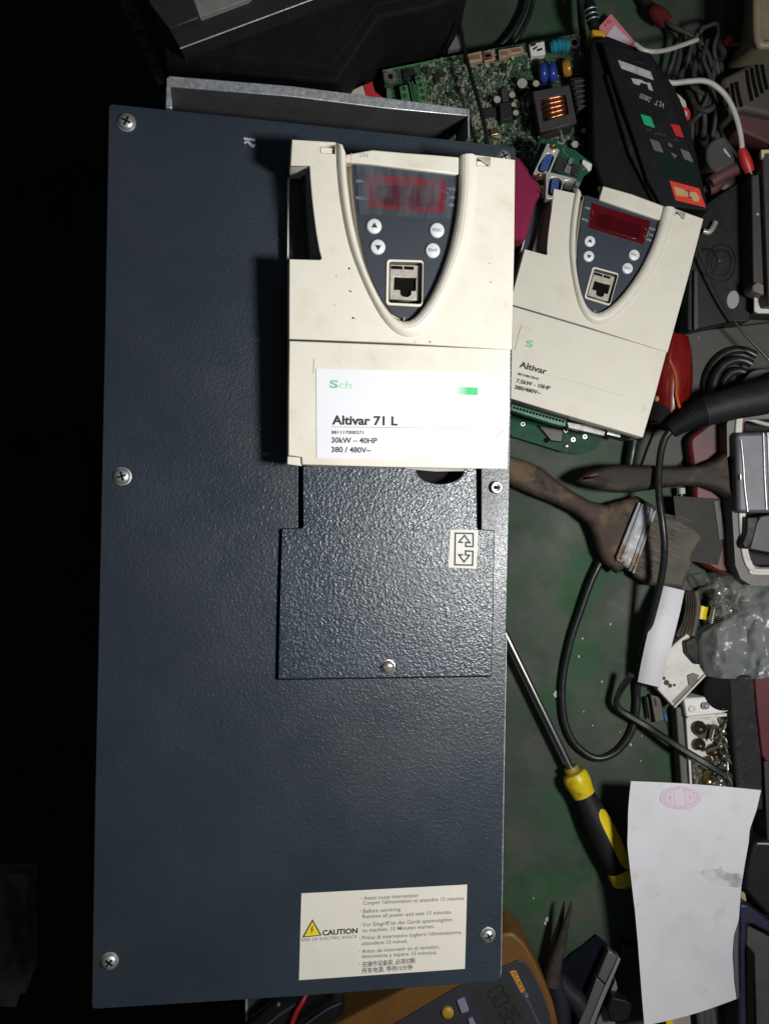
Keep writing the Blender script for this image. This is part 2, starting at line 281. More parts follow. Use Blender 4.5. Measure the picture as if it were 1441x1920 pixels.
def text_mesh(body, off=0.0):
    k = (body, off)
    if k not in TXT:
        cu = bpy.data.curves.new('writing', 'FONT'); cu.body = body; cu.size = 1; cu.offset = off; cu.resolution_u = 3
        o = bpy.data.objects.new('writing', cu); COL.objects.link(o); bpy.context.view_layer.update()
        me = bpy.data.meshes.new_from_object(o.evaluated_get(bpy.context.evaluated_depsgraph_get()))
        V = [v.co.copy() for v in me.vertices]; Fc = [tuple(p.vertices) for p in me.polygons]
        bpy.data.objects.remove(o); bpy.data.curves.remove(cu); bpy.data.meshes.remove(me)
        x0 = min(v.x for v in V); x1 = max(v.x for v in V)
        TXT[k] = ([(v.x-x0, v.y) for v in V], Fc, x1-x0)
    return TXT[k]
def writing(mb, body, a, b, z, cap=None, off=0.0, flip=1):      # write from a to b (local plane points)
    V, Fc, wd = text_mesh(body, off); a = Vector(a[:2]); b = Vector(b[:2]); u = (b-a); Ln = u.length; u /= Ln; v = Vector((-u.y, u.x))
    sx = Ln/wd; sy = (cap/0.72) if cap else sx
    mb.add([(*(a+u*x*sx+v*y*sy*flip), z) for x, y in V], Fc); return mb
def rrect(pts, r, n=4):                                        # round the corners of a polygon
    out = []; m = len(pts)
    for i in range(m):
        p = Vector(pts[i][:2]); a = Vector(pts[i-1][:2])-p; b = Vector(pts[(i+1) % m][:2])-p
        q = min(r, a.length*0.45, b.length*0.45); A = p+a.normalized()*q; B = p+b.normalized()*q
        for k in range(n+1):
            t = k/n; out.append(tuple((1-t)**2*A+2*t*(1-t)*p+t*t*B))
    return out
# ---------------------------------------------------------------- objects
def props(o, lab=None, cat=None, grp=None, kind=None):
    if lab: o['label'] = lab
    if cat: o['category'] = cat
    if grp: o['group'] = grp
    if kind: o['kind'] = kind
    return o
class Thing:
    def __init__(s, name, fr, lab, cat, grp=None):
        s.fr = fr; s.o = bpy.data.objects.new(name, None); s.o.empty_display_size = 0.01; COL.objects.link(s.o)
        s.o.matrix_world = fr.M; props(s.o, lab, cat, grp)
    def part(s, name, mb, m, parent=None, bev=0.0, lab=None, kind=None, seg=2):
        return part(name, mb, m, parent or s.o, bev, lab, kind, seg)
def part(name, mb, m, parent=None, bev=0.0, lab=None, kind=None, seg=2):
    me = mb.mesh(name) if isinstance(mb, MB) else mb
    me.materials.clear(); me.materials.append(m)
    for p in me.polygons: p.material_index = 0
    o = bpy.data.objects.new(name, me); COL.objects.link(o)
    if parent: o.parent = parent
    if bev:
        b = o.modifiers.new('edge', 'BEVEL'); b.width = bev; b.segments = seg; b.limit_method = 'ANGLE'; b.angle_limit = R(35)
        for p in me.polygons: p.use_smooth = True
        me.set_sharp_from_angle(angle=R(38))
    if lab: o['label'] = lab
    if kind: o['kind'] = kind
    return o
def solo(name, mb, m, lab, cat, grp=None, bev=0.0, seg=2, fr=None, kind=None):   # a thing that is a single mesh, authored in room coordinates unless fr is given
    if fr is None:
        if isinstance(mb, MB):
            c = Vector((sum(v[0] for v in mb.v)/len(mb.v), sum(v[1] for v in mb.v)/len(mb.v), min(v[2] for v in mb.v)))
            mb.v = [tuple(Vector(v)-c) for v in mb.v]
        else: c = Vector((0, 0, 0))
        M = Matrix.Translation(c)
    else: M = fr.M
    o = part(name, mb, m, None, bev, None, None, seg); o.matrix_world = M
    return props(o, lab, cat, grp, kind)
def copy_tree(o, parent=None):
    c = o.copy(); COL.objects.link(c)
    if parent: c.parent = parent
    for ch in list(o.children): copy_tree(ch, c)
    return c
def WP(pts, z): return [tuple(W(p[0], p[1], z)[:2]) for p in pts]
class Room:                                # room-space things: an Empty at the base, parts given in room coordinates
    def __init__(s, name, px, py, z, lab, cat, grp=None):
        s.b = W(px, py, z); s.o = bpy.data.objects.new(name, None); s.o.empty_display_size = 0.01; COL.objects.link(s.o); s.o.location = s.b; props(s.o, lab, cat, grp)
    def part(s, name, mb, m, parent=None, bev=0.0, lab=None, kind=None, seg=2):
        if isinstance(mb, MB): mb.v = [tuple(Vector(v)-s.b) for v in mb.v]
        else: mb.transform(Matrix.Translation(-s.b))
        return part(name, mb, m, parent or s.o, bev, lab, kind, seg)
def cable(name, pts, r, m, lab, cat='cable', grp=None, res=10):
    return solo(name, MB().tube([W(*p) for p in pts], r, res), m, lab, cat, grp)

# ================================================================ THE SETTING
ft = MB().box(-3, 3, -3, 3, -0.76, -0.75)
o = part('floor', ft, floor_m); props(o, 'dark workshop floor far below the bench', None, None, 'structure')
tb = MB().box(-0.1167, 1.1, -1.0, 1.0, -0.03, 0.0)
o = part('tabletop', tb, greenpaint); props(o, 'worn green painted bench top', None, None, 'structure')
o = part('bench_edge_trim', MB().box(-0.1186, -0.1167, -1.0, 1.0, -0.03, 0.0006), mat('pale_trim', (0.45, 0.45, 0.42), 0.5, var=0.2)); props(o, 'pale worn edge strip of the bench', None, None, 'structure')

# ================================================================ THE LARGE DRIVE
COV = frame3(Vector((-.1551, .2300, .2796)), Vector((.0803, .2233, .2333)), Vector((-.1646, -.2799, .2800)))
drive = Thing('motor_drive', COV, 'large slate grey motor drive lying face up across the bench edge', 'motor drive')
cl = COV.L
co = cl([(204, 194), (450, 219), (710, 247), (967, 275), (964, 420), (960, 640), (955, 900), (948, 1200), (943, 1500), (938, 1840), (555, 1869), (172, 1893), (178, 1500), (188, 1040), (197, 600)])
co = rrect(co, 0.0025)
hole = cl([(559, 700), (902, 700), (902, 996), (559, 994)], 0)
drive.part('cover_plate', plate(co, [hole], -0.0016, 0, 0.0004), coverpaint)
# side walls go down to the bench
xs = [p[0] for p in co]; ys = [p[1] for p in co]
inset = cl([(209, 199), (962, 279), (934, 1835), (178, 1888)])
low = []
for x, y in inset:
    q = COV.M @ Vector((x, y, 0)); q.z = 0.002; low.append(COV.Mi @ q)
top = [Vector((x, y, -0.0018)) for x, y in inset]
mb = MB().add(top+low, [(0, 1, 5, 4), (1, 2, 6, 5), (2, 3, 7, 6), (3, 0, 4, 7), (4, 5, 6, 7)])
drive.part('housing', mb, darkbody)
mb = MB().prism(cl([(552, 690), (908, 690), (908, 1002), (552, 1000)]), -0.030, -0.028)
drive.part('inner_floor', mb, pit)
# edge of the folded sheet on the right, its lit line put in as a bright tube
mb = MB().tube([(*COV.loc(949.5, 1190), -0.0012), (*COV.loc(944, 1500), -0.0012), (*COV.loc(940, 1780), -0.0012), (*COV.loc(938.7, 1828), -0.0012), (*COV.loc(934, 1838), -0.0012)], 0.00055, 6)
drive.part('lit_edge_line', mb, galv)
# sliding terminal door: tongue and wide plate in one sheet, with a finger notch
arc = [(825+45*math.cos(t), 880+27*math.sin(t)) for t in [math.pi*(1-i/12) for i in range(13)]]
dt = [(567, 860), (780, 860)]+[(x, y) for x, y in arc]+[(870, 860), (893, 860), (895, 992), (927, 994), (925, 1130), (921, 1268), (720, 1271), (521, 1274), (524, 1130), (528, 991), (568, 990)]
dl = rrect(cl(dt, 0.003), 0.0012, 3)
door = drive.part('terminal_door', plate(dl, [], 0.0003, 0.0030, 0.0006), hammer)
mb = MB().prism(cl([(775, 862), (875, 862), (878, 900), (860, 918), (825, 925), (790, 918), (774, 900)], -.012), -0.016, -0.012)
gx0 = sum(p[0] for p in dl)/len(dl); gy0 = sum(p[1] for p in dl)/len(dl)
drive.part('door_shadow_line', plate([(gx0+(x-gx0)*1.0085, gy0+(y-gy0)*1.008) for x, y in dl], [], 0.0001, 0.0014), pit, door)  # shadow gap round the door, put in as a slightly larger dark plate
drive.part('notch_backing', mb, mat('notch_brown', (0.012, 0.011, 0.010), 0.8, spec=0.15))
def screw_head(th, px, py, r, slot, m=steel, h0=0.0, rot=0.4, parent=None):
    x, y = th.fr.loc(px, py, h0+0.0015); n = 24
    prof = [(r*1.12, 0), (r*1.12, 0.0006), (r, 0.0007), (r*0.98, 0.0014), (r*0.86, 0.0022), (r*0.62, 0.0029), (r*0.34, 0.0032), (r*0.01, 0.0033)]
    if slot == 'socket':
        prof = [(r*.82, 0), (r*.82, 0.0024), (r*0.72, 0.0030), (r*0.48, 0.0030), (r*0.40, 0.0014), (r*0.01, 0.0012)]
    if slot == 'socket': m = sockscrew
    s = th.part('screw', MB().lathe(prof, (x, y, h0), n=n), m, parent)
    if slot == 'cross':
        a = Vector((math.cos(rot), math.sin(rot), 0)); b = Vector((-a.y, a.x, 0))
        q = MB()
        for u, v in ((a, b), (b, a)): q.obox((x, y, h0+0.0030), u*r*0.55, v*r*0.10, (0, 0, 0.0006))
        part('cross_recess', q, pit, s)
    elif slot == 'socket': part('socket_recess', MB().disc(x, y, r*.26, h0+.0012, h0+.0031, 6), pit, s)
    elif slot == 'line':
        a = Vector((math.cos(rot), math.sin(rot), 0)); b = Vector((-a.y, a.x, 0))
        part('slot', MB().obox((x, y, h0+0.0026), a*r*0.92, b*r*0.17, (0, 0, 0.0010)), mat('slot_brown', (0.12, 0.11, 0.09), 0.6), s)  # slot drawn as a darker bar across the head
    return s
for px, py, r, k, rt in ((237, 228, .0046, 'cross', 1.2), (229, 893, .0046, 'cross', .3), (205, 1804, .0044, 'cross', .9), (915, 1755, .0042, 'cross', 2.0), (930, 914, .0046, 'socket', 0), (944, 294, .0042, 'cross', .5)):
    screw_head(drive, px, py, r, k, rot=rt)
screw_head(drive, 728, 1251, 0.0038, 'line', mat('nickel_screw', (0.60, 0.58, 0.50), 0.3, 0.8, var=0.15, vscale=300), 0.0030, rot=-0.1, parent=door)
# letter K left of the panel, printed sideways
mb = MB(); k = [(456, 257), (477.5, 261.5)]
mb.prism(cl([(456.6, 257.2), (477.8, 260), (478, 264.6), (457, 262.2)]), 0.0001, 0.0002)
mb.prism(cl([(460.5, 264.2), (465.5, 263.2), (474.5, 271), (476.5, 269.5), (479.2, 272), (474.6, 277), (471.6, 276)]), 0.0001, 0.0002)
mb.prism(cl([(457, 266), (461.5, 264), (463, 267), (458.8, 270.5)]), 0.0001, 0.0002)
drive.part('printed_letter', mb, inkw)
# arrow sticker on the door
h = 0.0032
st = drive.part('arrow_sticker', MB().prism(cl([(844, 993), (896, 994), (893, 1066.5), (840, 1064)], h), h-0.0001, h), labelg, door)
def stroke(mb, pts, wd, z, closed=False):
    P = [Vector(p) for p in pts]; n = len(P)
    for i in range(n if closed else n-1):
        a, b = P[i], P[(i+1) % n]; u = (b-a).normalized()*wd*0.5; v = Vector((-u.y, u.x))
        mb.prism([tuple(a-u+v), tuple(a-u-v), tuple(b+u-v), tuple(b+u+v)], z, z+0.00005+0.00001*(i % 5))
    return mb
q = c5((1060, 1200), (1160, 1202), (1160, 1276), (1118, 1274), (1119, 1252), (1142, 1254), (1112, 1213), (1080, 1250), (1100, 1252))
q2 = c5((1060, 1200), (1057, 1378), (1157, 1380), (1159, 1302), (1118, 1300), (1117, 1322), (1140, 1325), (1109, 1362), (1080, 1322), (1100, 1322))
mb = MB(); stroke(mb, cl(q, h), 0.00095, h+0.00002); stroke(mb, cl(q2, h), 0.00095, h+0.0001)
drive.part('arrow_print', mb, ink, st)
# caution label
h = 0.0002
lb = drive.part('caution_label', MB().prism(cl(d5((203, 237), (1176, 185), (1163, 680), (189, 747)), h), 0.00005, h), labelc)
mb = MB(); T = [
 ('Avant toute intervention', (568, 276), (888, 258)), ('Couper l\'alimentation et attendre 15 minutes.', (565, 304), (1163, 275)),
 ('Before servicing', (565, 352), (785, 340)), ('Remove all power and wait 15 minutes.', (562, 384), (1085, 356)),
 ('Vor Eingriff ist das Gerät spannungslos', (560, 432), (1087, 400)), ('zu machen, 15 Minuten warten.', (560, 466), (985, 440)),
 ('Prima di intervenire togliere l\'alimentazione,', (560, 509), (1145, 474)), ('attendere 15 minuti.', (558, 542), (828, 527)),
 ('Antes de intervenir en el variador,', (558, 588), (1012, 560)), ('desconecte y espere 15 minutos.', (556, 618), (1000, 593)),
 ('-', (549, 272), (556, 271)), ('-', (547, 349), (554, 348)), ('-', (545, 430), (552, 429)), ('-', (543, 506), (550, 505)), ('-', (541, 585), (548, 584)), ('-', (539, 662), (546, 661))]
hh = h+0.00008
for s_, a, b in T:
    (A, B) = cl(d5(a, b), hh); writing(mb, s_, A, B, hh, cap=0.00235, off=0.006)
drive.part('caution_small_print', mb, inkg, lb)
mb = MB()
for s_, a, b in (('在操作设备前, 必须切断', (560, 668), (872, 645)), ('所有电源, 等待15分钟', (558, 706), (855, 683))):
    (A, B) = cl(d5(a, b), hh); writing(mb, s_, A, B, hh, cap=0.0026, off=0.008)
drive.part('caution_characters', mb, inkmid, lb)
mb = MB(); (A, B) = cl(d5((326, 484), (533, 470)), hh); writing(mb, 'CAUTION', A, B, hh, cap=0.0031, off=0.035)
drive.part('caution_word', mb, ink, lb)
mb = MB(); (A, B) = cl(d5((204, 520), (532, 498)), hh); writing(mb, 'RISK OF ELECTRIC SHOCK', A, B, hh, cap=0.0018, off=0.0)
drive.part('risk_line', mb, inkg, lb)
drive.part('warning_triangle_border', MB().prism(cl(d5((268, 388), (322, 484), (207, 497)), hh), h, hh), ink, lb)
drive.part('warning_triangle', MB().prism(cl(d5((268, 402), (311, 480), (220, 490)), hh), h, hh+0.00005), warnyellow, lb)
z = hh+0.0001
drive.part('lightning_bolt', MB().prism(cl(d5((270, 425), (257, 452), (264, 452), (255, 480), (275, 447), (265, 448), (274, 425)), z), z-0.00003, z), ink, lb)
# galvanised channel at the head end
br = Thing('mounting_channel', COV, 'galvanised steel channel standing out behind the head of the large drive', 'metal bracket')
hb = -0.002
fl = cl(c1((632, 283), (1100, 322), (1441, 365)), hb)+cl([(876, 203), (876, 217)], hb)+cl(c1((1441, 405), (1100, 362), (636, 324)), hb)
br.part('flange', MB().prism(fl, hb-0.0015, hb), galv, bev=0.0004)
A = cl([(317, 163), (500, 179), (720, 203), (876, 217)], hb)
mb = MB().strip([(x, y, hb-0.0003) for x, y in A], [(x, y, -0.045) for x, y in A])
mb.strip([(x, y+0.0012, hb-0.0003) for x, y in A], [(x, y+0.0012, -0.045) for x, y in A])
mb.prism([(x, y-0.0006) for x, y in A]+[(x, y+0.0018) for x, y in reversed(A)], -0.047, -0.045)
br.part('web', mb, galvdark)  # inner face: the channel's shade is put into its darker colour
a0 = COV.loc(314, 145, hb); a1 = COV.loc(313, 201, -0.006)
br.part('end_lip', MB().prism([(a0[0]-.0006, a0[1]), (a0[0]+.0012, a0[1]), (a1[0]+.0032, a1[1]-.002), (a1[0]-.0006, a1[1]-.002)], -0.03, hb+0.0004), galv, bev=0.0005)
b0 = COV.loc(877.5, 204, hb); b1 = COV.loc(875, 262, -0.006)
br.part('end_lip', MB().prism([(b0[0]-.0004, b0[1]), (b0[0]+.0005, b0[1]), (b1[0]+.0005, b1[1]), (b1[0]-.0004, b1[1])], -0.03, hb+0.0002), galv)
br.part('base_flange', MB().prism([(x, y) for x, y in A]+[(x, y-0.03) for x, y in reversed(A)], -0.047, -0.0455), galvdark)

h4 = Z(940, 220, 6.55)
# ================================================================ BEIGE CONTROL PANELS
PF = frame3(Vector((-.05087, .20513, .2918)), Vector((.07523, .2024, .27043)), Vector((-.05483, .02585, .28464)))
SM = Matrix(((.9574, .2823, .0605, .1257), (-.2836, .9588, .0143, .2645), (-.054, -.0308, .9981, .0815), (0, 0, 0, 1)))
SF = Frame(SM)
def control_panel(th, main):
    """th: thing whose local frame is the panel face; outline measured on the large drive"""
    P = lambda pts, h=0.0: PF.L(pts, h)
    body = beige if main else beige_old
    sub = []
    inner = c4((400, 150), (404, 250), (415, 360), (435, 510), (480, 710), (540, 880), (620, 1035), (690, 1115), (745, 1138), (805, 1115), (880, 1025), (950, 890), (1012, 720), (1048, 560), (1068, 400), (1072, 270), (1074, 160))
    outer = c4((345, 82), (350, 250), (372, 450), (418, 680), (490, 880), (590, 1085), (680, 1195), (770, 1232), (855, 1200), (950, 1080), (1050, 870), (1120, 680), (1150, 480), (1162, 300), (1163, 158))
    inn = resample([Vector((*PF.loc(*p), 0)) for p in catmull([Vector((*q, 0)) for q in inner], 5) for p in [(p.x, p.y)]], 60)
    out = resample([Vector((*PF.loc(p.x, p.y), 0)) for p in catmull([Vector((*q, 0)) for q in outer], 5)], 60)
    # upper cover: U shape around the oval, with the grip recess cut in on the left
    rec = c4((66, 296), (75, 235), (190, 222), (193, 300), (201, 400), (212, 500), (228, 620), (246, 720), (259, 765), (250, 773), (70, 768))
    left = [(547, 261)]
    ol = P(c4((85, 65), (200, 72), (338, 80), (382, 96), (400, 150)))+[(p.x, p.y) for p in inn[1:-1]]+P(c4((1074, 160), (1110, 166), (1160, 155), (1280, 170), (1395, 185), (1390, 700), (1376, 1300), (720, 1262), (69, 1240), (70, 768), (250, 773), (259, 765), (246, 720), (228, 620), (212, 500), (201, 400), (193, 300), (190, 222), (78, 222)))
    if not main:
        cut = SF.L(h4((640, 870), (990, 950))); yc = cut[1][1]; half = len(inn)//2
        keep = [i for i in range(60) if i >= half or inn[i].y < yc]; inn = [inn[i] for i in keep]; out = [out[i] for i in keep]
        ol = cut+[(p.x, p.y) for p in inn[:-1]]+P(c4((1074, 160), (1110, 166), (1160, 155), (1280, 170), (1395, 185), (1390, 700), (1376, 1300), (720, 1262), (69, 1240), (70, 768), (250, 773), (259, 765), (246, 720), (228, 620), (212, 500), (201, 400)))
    cl1 = P(c4((252, 94), (340, 98), (338, 150), (252, 144))); cl2 = P(c4((1168, 172), (1246, 176), (1245, 222), (1168, 218)))
    th.part('upper_cover', plate(ol, [cl1, cl2] if main else [cl2], -0.016, 0, 0.0005), body)
    for q, qq in ((cl1, c4((256, 112), (322, 115), (321, 148), (256, 144))), (cl2, c4((1172, 192), (1230, 195), (1229, 220), (1172, 217)))):
        if not main and q is cl1: continue
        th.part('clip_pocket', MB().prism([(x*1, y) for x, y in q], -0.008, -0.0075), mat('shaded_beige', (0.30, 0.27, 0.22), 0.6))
        th.part('clip_tab', MB().prism(P(qq, -0.002), -0.0074, -0.0022), body, bev=0.0003)
    # lower cover
    lo_ = P(c5((127, 112), (700, 135), (1372, 163), (1368, 500), (1355, 835), (700, 825), (200, 812), (197, 770), (122, 760), (122, 500)))
    off = -0.0003
    th.part('lower_cover', plate([(x, y+off) for x, y in lo_], [], -0.014, -0.0002, 0.0006), body)
    (xa, ya), (xb, yb) = P([(541, 637), (958, 656)])
    th.part('seam_light_block', MB().prism([(xa+.001, ya+.003), (xb-.001, yb+.003), (xb-.001, yb-.003), (xa+.001, ya-.003)], -0.0138, -0.0030), darkbody)  # hidden block added to stop light leaking along the seam
    th.part('corner_tab', MB().prism(P(c5((118, 766), (190, 774), (192, 814), (200, 822), (116, 812))), -0.012, -0.0012), body, bev=0.0004)
    # raised rim round the oval
    prof = [(0, -.0004), (.06, .0006), (.16, .0017), (.32, .0027), (.52, .0031), (.74, .0027), (.9, .0016), (1.0, .0002), (1.0, -.004), (1.0, -.0105)]
    mb = MB(); rows = [[o_.lerp(i_, t)+Vector((0, 0, z)) for o_, i_ in zip(out, inn)] for t, z in prof]
    for a, b in zip(rows, rows[1:]): mb.strip(a, b, smooth=True)
    th.part('oval_rim', mb, body)
    # tray under the keypad
    jk = c4((641, 769), (858, 775), (852, 1050), (637, 1038))
    jin = P(c4((655, 785), (850, 790), (845, 1035), (650, 1026)), -0.004)
    jl = rrect(jin, 0.0015, 3)
    tray = [(p.x, p.y) for p in inn]+([] if main else [])
    th.part('inner_tray', plate(tray, [jl], -0.0112, -0.0105), mat('tray_beige', (0.50, 0.46, 0.36), 0.5, var=0.1))
    kp = P(c4((441, 208), (446, 300), (458, 430), (482, 620), (517, 780), (560, 900), (620, 1020), (680, 1093), (745, 1128), (800, 1108), (878, 1016), (946, 880), (1006, 716), (1041, 556), (1059, 400), (1064, 262)), -0.004)
    key = th.part('keypad', plate(kp, [jl], -0.0062, -0.004, 0.0002), slate)
    th.part('keypad_edge', plate([(x-0.0009, y-0.0002) for x, y in kp], [jl], -0.0104, -0.0064), body)
    # top strip above the display
    if main: sp = c4((402, 150), (440, 143), (560, 122), (760, 140), (900, 150), (1073, 166), (1073, 268), (760, 233), (560, 207), (404, 196))
    else: sp = c4((560, 100), (800, 112), (1073, 150), (1073, 268), (800, 243), (560, 222))
    th.part('top_strip', plate(P(sp), [], -0.010, -0.0012, 0.0008), body)
    if main:
        th.part('strip_line', stroke(MB(), P(c4((432, 148), (433, 192)), -0.001), 0.0003, -0.0011), paleline)
        th.part('strip_print', writing(MB(), 'S/N', P([c4((482, 168))[0]], -.001)[0], P([c4((530, 172))[0]], -.001)[0], -0.00105, off=0.0), palegreen)
    # display
    q = c4((512, 268), (990, 300), (985, 500), (540, 468))
    if not main: q = c4((505, 262), (1000, 300), (985, 500), (530, 468))
    dsp = th.part('display_window', MB().prism(P(q, -0.0036), -0.0041, -0.0036), redwin if main else redwin2)
    th.part('digit_window', MB().prism(rrect(P(c4((565, 330), (940, 350), (945, 470), (582, 450)), -.0035), 0.005), -0.0036, -0.0034), reddark if main else mat('dim_digit_window', (0.05, .002, .004), .15, var=.3, vscale=60), dsp)
    mb = MB()
    for x, y in ((530, 325), (533, 345), (528, 395), (975, 365), (978, 375), (975, 425), (980, 435)): a = P([c4((x, y))[0]], -.0034)[0]; mb.disc(a[0], a[1], 0.0004, -.0036, -.0034, 8)
    th.part('indicator_marks', mb, reddots, dsp)
    mb = MB(); hk = -0.0039
    for s_, a, b in (('HMI', (462, 318), (500, 320)), ('MOD', (462, 416), (510, 421)), ('RUN', (1008, 364), (1050, 367)), ('CAN', (1008, 413), (1050, 416)), ('ERR', (1006, 457), (1042, 461))):
        (A, B) = P(c4(a, b), hk); writing(mb, s_, A, B, hk, cap=0.0016, off=0.01)
    for a, b in (((502, 314), (520, 316)), ((512, 416), (530, 417)), ((978, 352), (1004, 354)), ((978, 352), (977, 375)), ((985, 378), (1000, 380)), ((1000, 380), (998, 430)), ((998, 430), (985, 429)), ((978, 430), (977, 448)), ((977, 448), (1000, 450))):
        stroke(mb, P(c4(a, b), hk), 0.00022, hk)
    th.part('keypad_print', mb, inkw, key)
    if main:
        def fz(x, y): return -0.0026+0.0005*noise.noise(Vector((x*300, y*60, 0)))
        TLq, TRq, BRq, BLq = [Vector(p) for p in P(c4((462, 212), (1066, 262), (1008, 532), (482, 505)), -0.0028)]
        def fn(u, v):
            a = TLq.lerp(TRq, u); b = BLq.lerp(BRq, u); p = a.lerp(b, v); 
            p.x += 0.0006*noise.noise(Vector((p.y*400, u*3, 1))); return (p.x, p.y, fz(p.x, p.y))
        th.part('protective_film', MB().grid(fn, 40, 18), film)
    # buttons
    for (x, y), s_ in (((568, 575), '^'), ((590, 697), 'v'), ((937, 599), 'ESC'), ((912, 718), 'ENT')):
        (cx, cy), = P(c4((x, y)), -0.003); r = 0.00425
        b_ = th.part('button', MB().lathe([(r, -0.0045), (r, -0.0032), (r*0.95, -0.0027), (r*0.8, -0.0024), (r*0.01, -0.0023)], (cx, cy, 0), n=28), mat('white_key', (0.76, 0.77, 0.80), 0.35, var=0.04))
        mb = MB(); hz = -0.00222
        if s_ == '^': mb.prism([(cx-.0018, cy-.0010), (cx+.0018, cy-.0010), (cx, cy+.0019)], hz-.0001, hz)
        elif s_ == 'v': mb.prism([(cx-.0018, cy+.0008), (cx+.0018, cy+.0008), (cx, cy-.0022)], hz-.0001, hz)
        else: writing(mb, s_, (cx-.0026, cy-.0008), (cx+.0026, cy-.0010), hz, cap=0.0018, off=0.015)
        th.part('key_symbol', mb, slate if s_ in '^v' else inkg, b_)
    # network socket
    fr_ = th.part('socket_frame', plate(rrect(P(jk, -.003), 0.0022, 4), [jl], -0.0062, -0.0030, 0.0003), body)
    mb = MB(); n = len(jl); mb.strip([(x, y, -0.0045) for x, y in jl], [(x, y, -0.0225) for x, y in jl], close=True)
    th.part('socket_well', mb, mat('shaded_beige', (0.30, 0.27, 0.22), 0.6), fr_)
    th.part('socket_floor', MB().prism([(x, y) for x, y in jl], -0.0235, -0.0226), pit, fr_)
    hz = -0.0072
    op = P(c4((685, 873), (815, 880), (812, 955), (785, 955), (783, 978), (765, 992), (735, 988), (722, 975), (720, 950), (683, 948)), hz)
    th.part('throat_shade_block', MB().prism(P(c4((680, 868), (820, 876), (815, 998), (676, 992)), hz), hz-.0060, hz-.0022), pit, fr_)  # black block put in for the shade of the deep opening
    th.part('jack_shield', plate(P(c4((662, 800), (838, 806), (832, 1012), (660, 1006)), hz), [op], hz-0.010, hz, 0.0003), mat('jack_steel', (0.42, 0.40, 0.34), 0.45, 0.3, var=0.2, vscale=300), fr_)
    mb = MB()
    for a in (((668, 808), (735, 811), (734, 829), (668, 826)), ((745, 811), (801, 814), (800, 832), (745, 829))): mb.prism(P(c4(*a), -.0068), -0.0073, -0.0068)
    th.part('latch_slot', mb, pit, fr_)
    th.part('oval_index_mark', MB().prism(P(c4((740, 1112), (748, 1112), (746, 1136), (742, 1136)), -.003), -0.0045, -0.003), inkw, key)
    # dark base behind the covers
    bo = P(c4((95, 78), (1402, 192), (1382, 1315)))+P(c5((1358, 828), (240, 815)))+P(c4((158, 780), (158, 220), (95, 215)))
    if not main: bo = SF.L(h4((640, 872), (990, 952), (1180, 960)))+P(c4((600, 130), (1402, 192), (1382, 1315)))+P(c5((1358, 828), (240, 815)))+P(c4((158, 780)))
    h2 = -0.036 if main else -0.058
    bh = [(x, y) for x, y in jl]
    sh = Vector((0.00, 0.0006))
    th.part('base_shell', MB().prism([(x, y+.001) for x, y in bo], h2, -0.017), darkbody if main else mat('dark_beige_shell', (0.10, 0.095, 0.085), 0.55, var=0.2))
    # grip recess: sloped floor, wall
    wallT = P(c4((190, 222), (193, 300), (201, 400), (212, 500), (228, 620), (246, 720), (258, 768)), -0.0156)
    wallB = P(c4((150, 296), (150, 380), (150, 460), (150, 540), (150, 630), (150, 710), (150, 770)), -0.0165)
    mb = MB().strip([(x, y, -0.001) for x, y in P(c4((190, 224) if main else (193, 260), (193, 300), (201, 400), (212, 500), (228, 620), (246, 720), (258, 766)), 0)], [(x, y, -0.026) for x, y in P(c4((150, 296), (150, 380), (150, 460), (150, 540), (150, 630), (150, 710), (150, 772)), -0.026)])
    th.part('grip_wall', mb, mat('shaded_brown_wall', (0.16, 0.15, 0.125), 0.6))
    a = P(c4((76, 228), (190, 224)), -0.0008)
    if not main: a = SF.L(h4((470, 910), (540, 975)), -.004)
    b = P(c4((72, 296), (150, 300)), -0.024)
    th.part('grip_slope', MB().add([(*a[0], -.0008), (*a[1], -.0008), (*b[1], -.024), (*b[0], -.024)], [(0, 1, 2, 3)]), body)
    th.part('grip_floor', MB().prism(P(c4((66, 290), (152, 290), (152, 775), (64, 770)), -0.024), -0.0255, -0.025), slate)
    th.part('grip_edge', MB().prism(P(c4((62, 290), (70, 290), (66, 768), (58, 768)), -0.022), -0.030, -0.022), body)
    # dark specks
    mb = MB()
    for x, y, r in ((421, 824, .0006), (423, 955, .0004), (431, 960, .0004), (443, 1115, .0006), (456, 1119, .0003), (895, 1255, .0005), (345, 868, .0003), (335, 1040, .0003), (1245, 793, .0003), (1252, 904, .0004), (805, 1256, .0003)):
        (a, b), = P(c4((x, y)), 0.0002); mb.disc(a, b, r, 0.00005, 0.00012+r*0.05, 8)
    if main: th.part('dirt_speck', mb, ink, kind='stuff')
    # chevron moulded beside the label
    th.part('moulded_arrow', stroke(MB(), P(c5((1290, 598), (1326, 628), (1290, 662)), 0), 0.0004, 0.0), paleline)

